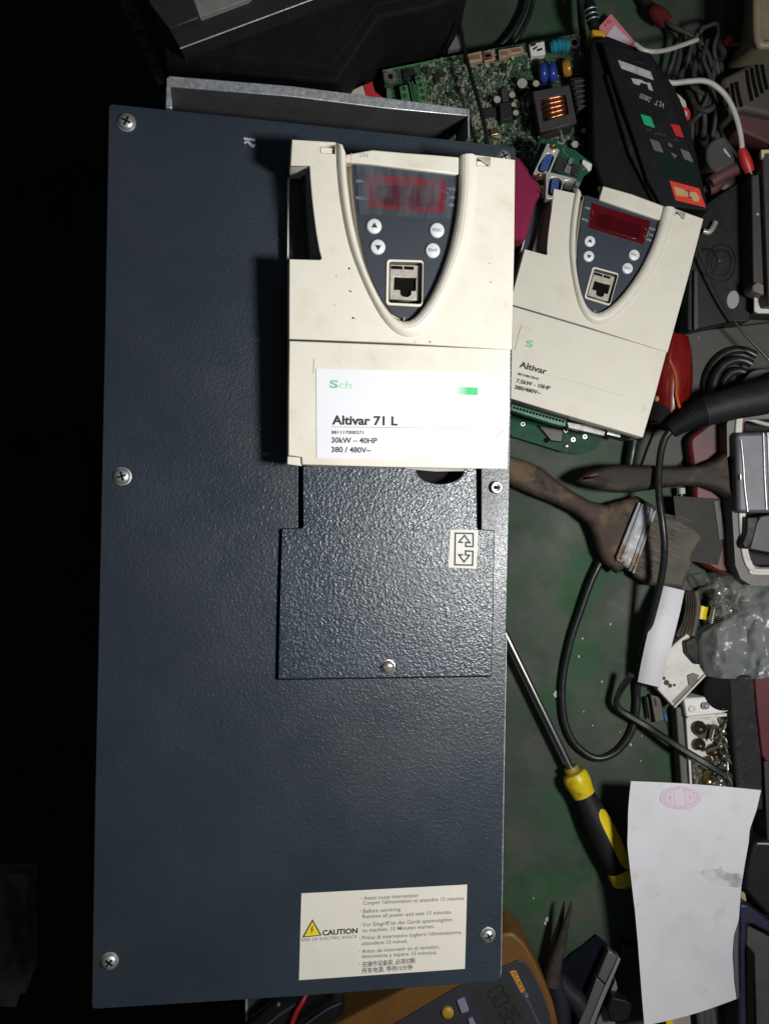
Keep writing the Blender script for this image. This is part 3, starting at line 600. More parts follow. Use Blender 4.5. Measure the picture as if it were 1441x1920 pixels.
cp = Thing('control_panel', PF, 'larger bright beige control panel on the slate drive, film over its display', 'control panel')
control_panel(cp, True)
P = PF.L
hl = 0.0002
lab_ = cp.part('rating_label', MB().prism(P(c5((278, 273), (760, 284), (1250, 298), (1246, 780), (760, 780), (281, 776)), hl), -0.0001, hl), label)
hz = hl+0.0001
def lab_text(th, fr, items, hz, parent, m, z=None):
    for s_, a, b, cap, off in items:
        (A, B) = fr.L([a, b], hz); th.part('printed_line', writing(MB(), s_, A, B, hz, cap=cap, off=off), m, parent)
q = lambda *a: c5(*a)
A = c5((352, 380), (402, 382), (406, 384), (478, 386), (366, 586), (736, 592), (364, 640), (543, 641), (363, 690), (621, 694), (362, 743), (586, 747))
lab_text(cp, PF, [('S', A[0], A[1], 0.0043, .03)], hz, lab_, palegreen)
lab_text(cp, PF, [('ch', A[2], A[3], 0.0043, .02)], hz, lab_, mat('very_faded_green', (.50, .78, .62), .5))
lab_text(cp, PF, [('Altivar 71 L', A[4], A[5], 0.0050, .034), ('881117000271', A[6], A[7], 0.0018, .02), ('30kW – 40HP', A[8], A[9], 0.0031, .022), ('380 / 480V~', A[10], A[11], 0.0031, .022)], hz, lab_, ink)
cp.part('printed_rule', stroke(MB(), P(c5((362, 601), (1168, 611)), hz), 0.0002, hz), inkmid, lab_)
gm = mat('green_fading_bar', (0.02, 0.50, 0.15), 0.5); nt = gm.node_tree
tc = nt.nodes['Texture Coordinate']; gx = nt.nodes.new('ShaderNodeSeparateXYZ'); nt.links.new(tc.outputs['Generated'], gx.inputs[0])
mr = nt.nodes.new('ShaderNodeMapRange'); mr.inputs['From Max'].default_value = 0.62; nt.links.new(gx.outputs[0], mr.inputs[0])
mx = nt.nodes.new('ShaderNodeMix'); mx.data_type = 'RGBA'; mx.inputs[6].default_value = (0.87, 0.88, 0.93, 1); mx.inputs[7].default_value = (0.015, 0.56, 0.17, 1)
nt.links.new(mr.outputs[0], mx.inputs[0]); nt.links.new(mx.outputs[2], nt.nodes['Principled BSDF'].inputs['Base Color'])
cp.part('green_bar', MB().prism(P(c5((1040, 374), (1187, 380), (1187, 423), (1040, 417)), hz), hl, hz), gm, lab_)
cp.part('label_tick', stroke(MB(), P(c5((266, 218), (263, 300)), 0), 0.0004, 0.0), paleline)
# bits that show under the panel's lower edge
cp.part('terminal_lip', MB().prism(P(c5((775, 820), (1110, 826), (1110, 850), (950, 852), (780, 838)), -0.02), -0.03, -0.02), mat('grey_lip', (0.35, 0.34, 0.31), 0.5, var=0.2))
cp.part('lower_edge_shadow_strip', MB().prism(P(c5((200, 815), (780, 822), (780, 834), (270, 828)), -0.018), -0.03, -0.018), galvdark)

sd = Thing('control_panel', SF, 'smaller soiled beige control panel reading 7.5kW, tilted beside the large drive', 'control panel')
control_panel(sd, False)
hz = 0.0003
A = c7((165, 322), (210, 326), (118, 460), (300, 510), (108, 512), (246, 548), (98, 563), (326, 616), (86, 606), (262, 648))
lab_text(sd, SF, [('S', A[0], A[1], 0.005, .03)], hz, None, palegreen)
lab_text(sd, SF, [('Altivar', A[2], A[3], 0.0048, .02), ('881248672010', A[4], A[5], 0.0019, .01), ('7.5kW - 10HP', A[6], A[7], 0.0031, .02), ('380/480V~', A[8], A[9], 0.0031, .02)], hz, None, ink)
S = SF.L
sd.part('printed_rule', stroke(MB(), S(c7((300, 512), (560, 580), (820, 655)), hz), 0.00025, hz), paleline)
sd.part('label_tick', stroke(MB(), S(c7((132, 180), (90, 345)), hz), 0.0003, hz), paleline)
sd.part('label_tick', stroke(MB(), S(c7((132, 180), (205, 203)), hz), 0.0003, hz), paleline)
h4 = Z(940, 220, 6.55); h3 = Z(1240, 280, 4.8); h5 = Z(600, 0, 4.803); h1 = Z(880, 1820, 8.0)
rnd = random.Random(11)
# ================================================================ POWER BOARD (top centre)
bz = 0.030
pb = Room('circuit_board', 900, 190, bz, 'large dusty green circuit board with a copper wound transformer behind the large drive', 'circuit board')
out = g1((112, 468), (1010, 285))+[(1085, 62), (1096, 150), (1118, 330), (800, 380), (740, 300)]
pb.part('board', MB().prism(WP(out, bz), bz-0.0016, bz), pcb)
pb.part('board_edge', MB().prism(WP(g1((112, 462), (440, 398), (1010, 282), (1010, 300), (440, 418), (112, 482)), bz+.001), bz+.0001, bz+.001), termgreen)
def ring_hole(px, py, r0, r1, nm='mounting_hole'):
    c = W(px, py, bz); o_ = pb.part(nm, MB().disc(c.x, c.y, r1, bz+0.00005, bz+0.0004), solder if nm == 'mounting_hole' else pcb2); part('bore', MB().disc(c.x-pb.b.x, c.y-pb.b.y, r0, 0.0004, 0.0006), pit, o_)
(a,), (b,) = g1((208, 545)), g2((1155, 130))
ring_hole(a[0], a[1], .0022, .0055); ring_hole(b[0], b[1], .0024, .0048)
def term(pts, hs, h_, nm='screw_terminal'):
    o_ = pb.part(nm, MB().prism(WP(pts, bz+h_), bz, bz+h_), termgreen, bev=0.0004)
    q = MB()
    for p in hs: c = W(*p, bz+h_)-pb.b; q.disc(c.x, c.y, 0.0019, h_, h_+0.0002, 14)
    part('screw_well', q, mat('terminal_well', (0.01, 0.05, 0.015), 0.6), o_)
term(g1((505, 535), (600, 520), (660, 870), (570, 870)), g1((553, 570), (573, 645), (592, 722), (608, 805)), 0.010)
term(g1((315, 665), (415, 640), (455, 850), (345, 840)), g1((372, 692), (380, 780)), 0.010)
pb.part('terminal_block', MB().prism(WP(g1((160, 690), (215, 690), (225, 835), (165, 830)), bz+.008), bz, bz+.008), termgreen)
for i, (x, y) in enumerate(((440, 620), (470, 600), (500, 640))):
    pb.part('terminal_fin', MB().prism(WP(g1((x, y), (x+12, y-4), (x+62, 870), (x+48, 870)), bz+.011), bz, bz+.011), termgreen)
for pts in (g1((1140, 270), (1325, 225), (1335, 345), (1150, 385)), g1((1345, 235), (1441, 210), (1460, 325), (1358, 350)), g2((35, 245), (170, 225), (180, 335), (55, 360)), g2((225, 215), (345, 195), (362, 290), (235, 325)), g2((345, 195), (520, 165), (535, 245), (362, 275))):
    o_ = pb.part('header_connector', MB().prism(WP(pts, bz+.006), bz, bz+.006), cream, bev=0.0003)
    cx = sum(p[0] for p in pts)/4; cy = sum(p[1] for p in pts)/4
    q = [(cx+(x-cx)*.72, cy+(y-cy)*.45) for x, y in pts]
    part('header_slot', MB().prism([(x-pb.b.x, y-pb.b.y) for x, y in WP(q, bz+.006)], .006, .0062), mat('header_inside', (0.22, 0.11, 0.06), 0.6), o_)
o_ = pb.part('white_connector', MB().prism(WP(g2((600, 145), (785, 110), (800, 270), (625, 295)), bz+.007), bz, bz+.007), white, bev=0.0003)
q = MB()
for pp in (((610, 140), (680, 125), (680, 160), (615, 180)), ((640, 200), (700, 165), (705, 180), (650, 225)), ((690, 210), (760, 190), (765, 215), (700, 235))): q.prism([(x-pb.b.x, y-pb.b.y) for x, y in WP(g2(*pp), bz+.007)], .0070, .0072)
part('connector_cavity', q, ink, o_)
# varistors and round capacitors stand on edge: flat discs
for i, (x, y) in enumerate(((900, 175), (960, 160), (1010, 158), (1050, 165))):
    c = W(*g2((x, y))[0], bz+.008); pb.part('teal_varistor', MB().lathe([(.001, -.0030), (.004, -.0026), (.0056, 0), (.004, .0026), (.001, .0030)], c, (1, 0.15, 0.1)), teal)
c = W(*g2((845, 455))[0], bz+.016)
for dx in (-.0037, .0037): pb.part('blue_varistor', MB().lathe([(.001, -.0040), (.0050, -.0036), (.0080, -.002), (.0086, 0), (.0080, .002), (.0050, .0036), (.001, .0040)], c+Vector((dx, 0, -.006)), (1, 0.1, 0.15)), royal)
c = W(*g2((1065, 440))[0], bz+.008); pb.part('ochre_capacitor', MB().lathe([(.001, -.0035), (.006, -.003), (.0072, 0), (.006, .003), (.001, .0035)], c, (1, 0.1, 0.3)), ochre)
for x, y, r, hh in ((515, 625, .0045, .014), (685, 630, .003, .010), (208, 825, .0032, .012), (390, 768, .0028, .010), (410, 885, .0022, .009), (437, 988, .0026, .009), (1163, 1375, .0032, .010), (1325, 1020, .0024, .008), (1270, 1205, .0026, .009)):
    c = W(*g2((x, y))[0], bz+hh); o_ = pb.part('electrolytic_capacitor', MB().lathe([(r, bz), (r, bz+hh-.0005), (r*.94, bz+hh-.0001), (r*.86, bz+hh-.0003)], (c.x, c.y, 0), n=18), blackmatt)
    part('capacitor_top', MB().lathe([(r*.9, hh-.0003), (r*.88, hh+.0001), (.0001, hh+.0001)], (c.x-pb.b.x, c.y-pb.b.y, 0), n=18), canal, o_)
for pts, hh, m_ in ((((235, 870), (380, 850), (400, 1050), (255, 1085)), .010, chip), (((255, 690), (340, 680), (352, 840), (275, 855)), .008, ferrite), (((0, 950), (220, 900), (225, 1040), (20, 1060)), .003, chip), (((255, 385), (320, 375), (330, 480), (262, 490)), .003, chip), (((660, 320), (730, 320), (740, 480), (650, 500)), .003, chip)):
    pb.part('chip', MB().prism(WP(g2(*pts), bz+hh), bz, bz+hh), m_, bev=0.0003)
for pts in (((735, 505), (810, 490), (815, 615), (750, 620)), ((900, 735), (965, 728), (970, 790), (910, 800)), ((350, 460), (500, 440), (510, 560), (370, 590))):
    pb.part('chip', MB().prism(WP(g1(*pts), bz+.003), bz, bz+.003), chip, bev=0.0003)
# transformer: ferrite frame, copper winding, ribbed bobbin
tz = bz+.030
fr_ = WP(g2((645, 725), (1095, 645), (1185, 1110), (740, 1230)), tz); hl_ = WP(g2((735, 820), (1050, 760), (1085, 1000), (775, 1095)), tz)
tp = plate(fr_, [hl_], tz-.006, tz, .0006)
o_ = pb.part('transformer_frame', tp, ferrite)
pb.part('transformer_core', MB().prism(WP(g2((660, 740), (1085, 660), (1170, 1100), (750, 1215)), tz-.006), bz, tz-.0135), mat('dark_core', (.02, .018, .018), .6))
for i in range(5):
    t = i/4; a = Vector((755+40*t, 845+235*t, 0)); b = Vector((1050+28*t, 785+215*t, 0))
    A = W(*g2((a.x, a.y))[0], tz-.006); B = W(*g2((b.x, b.y))[0], tz-.006); M_ = (A+B)/2+Vector((0, 0, .0022))
    pb.part('copper_turn', MB().tube([A+Vector((0, 0, -.004)), A.lerp(M_, .4)+Vector((0, 0, .001)), M_, B.lerp(M_, .4)+Vector((0, 0, .001)), B+Vector((0, 0, -.004))], .0021, 8, 4), copper)
pb.part('bobbin_flange', MB().prism(WP(g2((1100, 560), (1300, 545), (1370, 900), (1190, 960)), bz+.018), bz, bz+.018), chip, bev=.0006)
for i in range(6):
    y = 590+i*62; pb.part('bobbin_rib', MB().prism(WP(g2((1140+i*11, y), (1290+i*11, y-20), (1294+i*11, y+2), (1146+i*11, y+24)), bz+.021), bz+.018, bz+.021), ferrite, bev=.0004)
# pads, resistors and solder joints too small to pick apart one by one
q = MB(); q2 = MB(); q3 = MB(); q4 = MB()
for k in range(2600):
    u, v = rnd.random(), rnd.random(); px = 722+380*u; py = 128-66*u*.95+v*215
    if 995 < px < 1112 and 160 < py < 255: continue
    if px > 960 and py < 160: 
        if rnd.random() < .8: continue
    if px < 790 and py < 190: continue
    c = W(px, py, bz); L_ = rnd.uniform(.0006, .0019); w_ = rnd.uniform(.0004, .0009); a_ = R(-12+rnd.choice((0, 90, 90)))+rnd.uniform(-.05, .05)
    ux = Vector((math.cos(a_), math.sin(a_), 0)); uy = Vector((-ux.y, ux.x, 0)); hh = rnd.uniform(.0003, .0012)
    (q if k % 8 < 3 else q2 if k % 8 < 5 else q3 if k % 8 < 6 else q4).obox((c.x, c.y, bz+hh/2), ux*L_, uy*w_, (0, 0, hh/2))
pb.part('resistor_grains', q, smd, kind='stuff'); pb.part('ceramic_grains', q2, smd2, kind='stuff'); pb.part('solder_joints', q3, solder, kind='stuff'); pb.part('small_chips', q4, chip, kind='stuff')
q = MB()
for k in range(26): c = W(742+k*7.2, 128-k*1.05+rnd.uniform(50, 110), bz); q.lathe([(.0003, 0), (.0006, .001), (.00005, .0035)], (c.x, c.y, bz), n=6)
pb.part('pin_tips', q, solder, kind='stuff')
for x, y in ((190, 1222), (995, 560)):
    c = W(*g2((190, 1222))[0], bz+.004)
pb.part('crystal_can', MB().prism(rrect(WP(g2((120, 1190), (215, 1175), (225, 1250), (130, 1270)), bz+.004), .001), bz, bz+.004), gold, bev=.0005)
for i in range(5):
    x = 60+i*28; pb.part('resistor_array_leg', MB().prism(WP(g2((x, 1085), (x+14, 1082), (x+18, 1130), (x+5, 1134)), bz+.002), bz, bz+.002), smd)
for pts in (((980, 1180), (990, 1178), (1020, 1345), (1010, 1350)), ((1120, 1140), (1132, 1138), (1150, 1230), (1138, 1234)), ((175, 380), (188, 378), (200, 440), (188, 442))):
    pb.part('component_lead', MB().prism(WP(g2(*pts), bz+.006), bz+.005, bz+.006), solder)

# ================================================================ TOP LEFT: BLACK CASE, CHASSIS RAIL, SLOTTED ANGLE
kz = 0.10
kc = Room('equipment_case', 600, 90, 0.0, 'big black equipment case in the shade behind the head of the large drive', 'case')
kc.part('case_body', MB().prism(WP([(318, -160), (330, 80), (352, 210), (640, 235), (712, 126), (790, 110), (836, 90), (862, 52), (905, -160)], .02), 0.001, kz), blackmatt, bev=0.003)
kc.part('case_lid', MB().prism([(x*.99, y*.995+.004) for x, y in WP([(330, -160), (340, 70), (362, 195), (630, 215), (705, 112), (780, 98), (826, 78), (850, 46), (890, -160)], .02)], kz+.0002, kz+.002), blackmatt, bev=.001)
ch = Room('chassis_rail', 450, 40, kz, 'dark metal chassis with a bright lower edge and a pale plate, on the black case', 'chassis')
ch.part('rail', MB().prism(WP(c1((636, 110), (675, 182), (1170, -2), (1500, -120), (1450, -200), (900, -10), (740, 66)), kz+.02), kz+.0005, kz+.02), mat('dark_chassis_paint', (.020, .022, .025), .5, var=.15), bev=.001)
ch.part('side_block', MB().prism(WP(c1((540, -60), (560, 10), (636, 108), (745, 66), (700, -80)), kz+.03), kz+.0005, kz+.03), mat('dark_chassis_paint', (.020, .022, .025), .5), bev=.001)
ch.part('bright_edge', MB().tube([W(*c1((676, 180))[0], kz+.0203), W(*c1((900, 97))[0], kz+.0203), W(*c1((1172, -4))[0], kz+.0203), W(*c1((1400, -90))[0], kz+.0203)], .0006, 6, 0), galv)
ch.part('pale_plate', MB().prism(WP(c1((715, -30), (748, 64), (930, -4), (1000, -80)), kz+.026), kz+.02, kz+.026), mat('pale_grit_plate', (.22, .22, .21), .7, var=.15, vscale=80), bev=.0006)
sa = Room('slotted_angle', 270, 80, 0.02, 'dark rusty slotted angle bar beside the black case, barely lit', 'angle bar')
az = 0.06
L_ = g3((915, 20), (990, 0), (1240, 600), (1190, 640))
hs = [[(x+7*math.cos(t), y+5*math.sin(t)) for t in [2*math.pi*i/10 for i in range(10)]] for x, y in g3((1000, 115), (1060, 240), (1115, 370), (1165, 490))]
sa.part('bar', plate(WP([(205, -80)]+L_[:0]+g3((990, -300), (1000, 10), (1255, 610), (1190, 640), (905, 20)), az), [WP(h_, az) for h_ in hs], az-.002, az), mat('rusty_dark_iron', (.05, .035, .026), .7, .3, var=.4, vscale=50))
sa.part('bar_flange', MB().strip([W(*p, az) for p in g3((915, 20), (1190, 640))], [W(*p, az)-Vector((0, 0, .03)) for p in g3((915, 20), (1190, 640))]), mat('rusty_dark_iron', (.05, .035, .026), .7))
# faint sack at the far left, below the bench
sk = W(0, 1760, -.28)
def sackf(u, v):
    x = -60+u*112-(max(0, v-.75)*90*u)-14*u*(1-v)*0; y = 1638+v*250
    p = W(x, y, -.28+.03*math.sin(u*3.1)*math.sin(v*3.1)+.012*noise.noise(Vector((u*4, v*6, 3)))); return p
solo('plastic_sack', MB().grid(sackf, 24, 30, thick=.03), mat('grey_sack', (.055, .058, .058), .5, var=.3, vscale=20, dirt=[((.10, .09, .07), 12, .5, .7, .6)]), 'grey plastic sack hanging in the dark left of the bench, low in the picture', 'sack')

# ================================================================ BEHIND THE DRIVE, TOP
red_white = Room('paper_packet', 690, 170, .01, 'crumpled red and white paper packet by the corner of the green circuit board', 'packet')
z_ = .050
red_white.part('white_side', MB().prism(WP(h5((190, 852), (385, 760), (420, 885), (300, 900)), z_), z_-.004, z_), mat('packet_white', (.55, .50, .46), .6), bev=.0008)
red_white.part('red_side', MB().prism(WP(h5((385, 762), (468, 725), (495, 820), (580, 880), (560, 905), (420, 900)), z_+.0006), z_-.004, z_+.0006), redpaper, bev=.0008)
solo('grey_card', MB().prism(WP(g1((915, 215), (1020, 30), (1060, 195)), .02), .001, .02), mat('dull_card', (.16, .15, .16), .7), 'small grey card corner between the black case and the thin black lead', 'card')
cable('thin_lead', [(861, 45, .055), (872, 100, .058), (888, 160, .058), (905, 220, .055), (912, 262, .05), (916, 300, .04)], .0017, blackmatt, 'thin black lead lying across the large green circuit board')
cable('cable_pair', [(1002, -40, .012), (997, 10, .012), (984, 45, .014), (965, 78, .012), (935, 110, .006)], .0022, rubber, 'black cable curving to the large circuit board, right of its twin', 'cable', 'two black cables behind the circuit board')
cable('cable_pair', [(990, -40, .009), (985, 8, .009), (972, 40, .009), (952, 70, .009), (920, 100, .006)], .0022, rubber, 'black cable curving to the large circuit board, left of its twin', 'cable', 'two black cables behind the circuit board')
cable('charger_lead', [(1086, -30, .02), (1088, 20, .02), (1092, 62, .02), (1100, 110, .012)], .0028, rubber, 'straight dark lead beside the jack plug at the top of the picture')
pl = Room('jack_plug', 1110, 40, .03, 'black jack plug with bright rings and a yellow collar above the dark inverter', 'plug')
A = W(1100, -12, .05); B = W(1113, 48, .05); ax = (B-A).normalized()
pl.part('plug_lead', MB().tube([W(1094, -60, .05), A], .002, 8, 0), rubber)
pl.part('plug_body', MB().lathe([(.0022, 0), (.003, .004), (.0048, .010), (.0050, .022), (.0040, .0285)], A, ax), black)
for t in (.0135, .0175, .0215): pl.part('ring', MB().lathe([(.0050, -.0005), (.0054, 0), (.0050, .0005)], A+ax*t, ax), galv)
pl.part('collar', MB().prism(WP(g8((130, -50), (290, -40), (345, 30), (310, 75), (250, 60), (150, 20)), .052), .035, .052), mat('amber_plastic', (.62, .33, .01), .45, var=.1), bev=.0015)
pk = Room('pink_card', 1160, 60, .012, 'pink card with a pale printed panel tucked under the black handheld inverter', 'card')
z_ = .012
pk.part('card', MB().prism(WP(c3((378, 90), (290, 185), (480, 330), (570, 318)), z_), z_-.0008, z_), pink)
pk.part('pale_panel', MB().prism(WP(c3((400, 165), (345, 240), (470, 318), (520, 285)), z_+.0003), z_, z_+.0003), mat('pale_print', (.55, .50, .58), .6))
pk.part('printed_figures', writing(writing(MB(), '33', *[tuple(W(*p, z_)[:2]) for p in c3((350, 160), (377, 148))], z_+.0003, off=.03), '2', *[tuple(W(*p, z_)[:2]) for p in c3((333, 178), (346, 172))], z_+.0003, off=.03), redpaper)
tk = Room('red_white_tag', 1255, 180, .02, 'folded red and white printed tag at the right side of the black handheld inverter', 'tag')
z_ = .045
tk.part('tag', MB().prism(WP(g8((1030, 490), (1140, 620), (1200, 760), (1330, 860), (1400, 930), (1430, 1080), (1380, 1200), (1300, 1050), (1150, 850)), z_), z_-.001, z_), mat('tag_white', (.50, .44, .43), .6, var=.1))
q = MB()
for pp in (((1175, 740), (1230, 790), (1230, 900), (1170, 840)), ((1280, 860), (1330, 900), (1320, 1040), (1275, 960))): q.prism(WP(g8(*pp), z_+.0003), z_, z_+.0003)
tk.part('dark_print', q, mat('brown_print', (.10, .03, .03), .6))
c = W(*g8((1392, 1110))[0], z_); c -= tk.b
q = MB(); q.prism([(c.x+.0042*math.cos(t), c.y+.0058*math.sin(t)) for t in [i*math.pi/8 for i in range(16)]], 0.0252, .0255); part('red_mark', q, redpaper, tk.o)
q = MB(); q.prism([(c.x+.0018*math.cos(t), c.y+.0028*math.sin(t)) for t in [i*math.pi/8 for i in range(16)]], 0.0255, .0257); part('mark_centre', q, mat('tag_white', (.5, .44, .43), .6), tk.o)
# ================================================================ BLACK HANDHELD INVERTER
vz = 0.075
VP = lambda *a, z=vz: WP(a, z)
vi = Room('handheld_inverter', 1210, 220, .0, 'black inverter with green and red square keys and an orange sticker, upside down', 'inverter')
face = g8((300, 105), (600, 160), (940, 285))+e3((475, 225), (600, 520))+[(1327, 392), (1232, 383)]+c3((600, 1150), (300, 1280))+[(1110, 330), (1095, 200), (1093, 110), (1110, 75)]
vi.part('housing', MB().prism(WP([(1106, 74), (1140, 66), (1220, 98), (1266, 165), (1284, 205), (1300, 262), (1330, 396), (1240, 385), (1130, 350), (1112, 300)], vz-.012), .001, vz-.012), blackmatt, bev=.002)
vi.part('face_plate', MB().prism(VP((1128, 78), (1219, 98), (1262, 190), (1296, 285), (1328, 395), (1240, 385), (1214, 340), (1180, 235), (1150, 150)), vz-.0115, vz), mat('sooty_face', (.006, .0065, .008), .65, spec=.2, var=.3, vscale=60, dirt=[((.022, .022, .024), 60, .55, .8, .5)]), bev=.0012)
vi.part('side_ridge', MB().prism(WP([(1135, 140), (1143, 138), (1160, 200), (1200, 300), (1238, 384), (1226, 380), (1180, 290)], vz-.006), vz-.0118, vz-.006), black, bev=.001)
z_ = vz+.0002
vi.part('silver_sticker', MB().prism(WP(g8((488, 372), (600, 410), (930, 530), (972, 645), (870, 610), (535, 488)), z_), vz-.0001, z_), stickergrey)
vi.part('silver_sticker', MB().prism(WP(g8((670, 620), (800, 640), (870, 680), (925, 680), (965, 795), (905, 770), (885, 700), (800, 680), (775, 718), (700, 690)), z_), vz-.0001, z_), stickergrey)
vi.part('moulded_ridge', MB().tube([W(*p, vz) for p in g8((560, 320), (700, 380), (830, 415))], .001, 6), black)
def para(nm, pts, m_, hh=.0012, lab=None): return vi.part(nm, MB().prism(rrect(WP(pts, vz+hh), .001), vz-.0002, vz+hh), m_, bev=.0004, lab=lab)
para('key', g8((790, 1100), (935, 1140), (992, 1290), (845, 1240)), greensig, lab='green key')
para('key', e3((333, 305), (440, 325), (490, 465), (395, 435)), redsig, lab='red key')
para('key', e3((100, 470), (210, 510), (262, 632), (150, 600)), greysig, lab='grey key at the left')
para('key', e3((440, 583), (545, 620), (598, 740), (490, 700)), greysig, lab='grey key at the right')
para('arrow_key', e3((310, 505), (370, 560), (340, 570), (310, 545)), greysig); para('arrow_key', e3((335, 625), (415, 660), (385, 700)), greysig)
q = MB()
def up(a, b): return [tuple(W(*p, vz)[:2]) for p in (a, b)]
(pa, pb_) = g8((950, 905), (805, 850)); writing(q, '2800', *up(g8((945, 890))[0], g8((800, 822))[0]), z_, cap=.0040, off=.0)
writing(q, 'VLT', *up(g8((1130, 965))[0], g8((1000, 912))[0]), z_, cap=.0040, off=.0)
vi.part('printed_name', q, mat('dim_white_print', (.33, .34, .36), .6))
q = MB(); writing(q, 'START', *up(e3((280, 425))[0], e3((160, 395))[0]), z_, cap=.0018); writing(q, 'JOG', *up(e3((130, 375))[0], e3((70, 362))[0]), z_, cap=.0016); writing(q, 'STOP', *up(e3((440, 490))[0], e3((375, 468))[0]), z_, cap=.0018)
vi.part('key_captions', q, mat('faint_caption', (.07, .07, .07), .6))
vi.part('dark_green_window', MB().prism(WP(e3((150, 640), (560, 740), (660, 960), (300, 930)), z_), vz-.0001, z_), mat('dark_green_window', (.006, .016, .012), .25))
st_ = vi.part('orange_sticker', MB().prism(WP(e3((325, 945), (660, 1035), (735, 1248), (395, 1165)), z_+.0002), vz-.0001, z_+.0002), orangelab)
q = MB(); s = lambda *a: [(x-vi.b.x, y-vi.b.y) for x, y in WP(e3(*a), z_)]
hz = z_-vi.b.z+.0005
part('tan_patch', MB().prism(s((372, 1010), (510, 1058), (560, 1110), (545, 1130), (400, 1115)), hz-.0002, hz), tan, st_); part('tan_patch', MB().prism(s((550, 1075), (620, 1080), (665, 1140), (650, 1185), (600, 1180), (560, 1130)), hz-.0002, hz-.00005), tan, st_)
part('black_mark', stroke(stroke(MB(), s((508, 1060), (545, 1070), (540, 1100)), .0007, hz+.0001), s((535, 1110), (545, 1135), (575, 1140)), .0007, hz+.0001), ink, st_)
c = W(*g8((355, 1030))[0], .04); vi.part('side_knob', MB().lathe([(.006, 0), (.006, .004), (.004, .006)], c, (-.3, .2, 1)), mat('dim_amber', (.09, .06, .01), .5))

# ================================================================ CONNECTOR BOARD WITH TWO SERIAL SOCKETS
qz = .072
qb = Room('connector_board', 1060, 310, .03, 'small green board with two blue pin sockets above the smaller beige panel', 'circuit board')
qb.part('board', MB().prism(WP(h4((490, 250), (640, 290), (900, 400), (1110, 560), (1090, 660), (1010, 720), (930, 900), (560, 860), (350, 610)), qz), qz-.0016, qz), pcb2)
def dsub(pts, slot, pins, screws):
    z1 = qz+.009
    sh_ = plate(rrect(WP(pts, z1), .001, 3), [rrect(WP(slot, z1), .0035, 5)], qz, z1, .0003); o_ = qb.part('socket_shell', sh_, mat('nickel_shell', (.66, .64, .58), .32, .55, var=.1))
    cc = qb.b; part('socket_well', MB().prism([(x-cc.x, y-cc.y) for x, y in rrect(WP(slot, z1), .0035, 5)], qz+.0005-cc.z, qz+.0012-cc.z), pit, o_)
    part('blue_insert', MB().prism([(x-cc.x, y-cc.y) for x, y in rrect(WP(pins, z1-.002), .0015, 4)], qz+.001-cc.z, z1-.0015-cc.z), bluepin, o_)
    q = MB(); P0, P1, P2, P3 = [Vector(p) for p in WP(pins, z1-.002)]
    for i in range(5):
        for j in range(2):
            p = P0.lerp(P1, .3+.4*j).lerp(P3.lerp(P2, .3+.4*j), .12+.19*i); q.disc(p.x-cc.x, p.y-cc.y, .00045, z1-.0016-cc.z, z1-.0013-cc.z, 8)
    part('pin_hole', q, ink, o_)
    for x, y in screws:
        c = W(x, y, z1+.001)-cc; u = part('jack_screw', MB().lathe([(.0018, -.002), (.0022, 0), (.0022, .0022), (.0014, .0022), (.0013, .0008), (.0001, .0007)], c, n=12), gold, o_)
dsub(h4((560, 312), (712, 395), (590, 680), (540, 660), (470, 725), (386, 690)), h4((560, 425), (655, 470), (560, 690), (440, 660), (450, 590)), h4((545, 440), (625, 470), (550, 680), (465, 640)), h4((640, 370), (480, 735)))
dsub(h4((545, 660), (780, 715), (930, 760), (770, 775), (700, 1000), (540, 1000)), h4((590, 730), (700, 735), (752, 790), (700, 960), (560, 960)), h4((620, 745), (705, 775), (680, 960), (600, 930)), ())
qb.part('white_edge_part', MB().prism(WP(h4((1000, 510), (1110, 570), (1100, 640), (1065, 650), (985, 560)), qz+.004), qz, qz+.004), white, bev=.0004)
for pts in (((690, 470), (800, 520), (740, 680), (640, 650)), ((870, 560), (960, 590), (930, 720), (850, 690)), ((790, 770), (890, 790), (860, 890), (760, 870))):
    qb.part('chip', MB().prism(WP(h4(*pts), qz+.003), qz, qz+.003), chip, bev=.0003)
for pts in (((830, 490), (890, 500), (860, 570), (810, 560)), ((800, 570), (860, 600), (840, 690), (760, 660)), ((920, 770), (970, 790), (950, 850), (900, 830)), ((880, 860), (950, 880), (940, 930), (870, 920))):
    qb.part('grey_component', MB().prism(WP(h4(*pts), qz+.0022), qz, qz+.0022), mat('mauve_grey_part', (.15, .135, .16), .45), bev=.0003)
q = MB()
for x, y in ((690, 485), (650, 630), (770, 440), (805, 465), (455, 245), (775, 790), (565, 790), (1005, 640)): c = W(*h4((x, y))[0], qz); q.disc(c.x, c.y, .0007, qz, qz+.0006, 8)
qb.part('solder_joints', q, solder, kind='stuff')
q = MB().prism(WP(h4((1180, 850), (1260, 850), (1290, 960), (1270, 1030), (1210, 990)), .074), .070, .074)
solo('board_fragment', q, pcb2, 'tiny green board corner at the left end of the smaller panel\'s top strip', 'circuit board')
def clothf(u, v): return W(948+u*(20+60*v), 296+v*(150), .030+.010*noise.noise(Vector((u*3, v*4, 0))))
solo('magenta_cloth', MB().prism(WP(h4((100, 400), (235, 500), (330, 620), (460, 790), (540, 900), (430, 1000), (300, 1500), (100, 1500)), .074), .03, .074), magenta, 'magenta cloth showing between the two beige panels', 'cloth', bev=.004, seg=3)

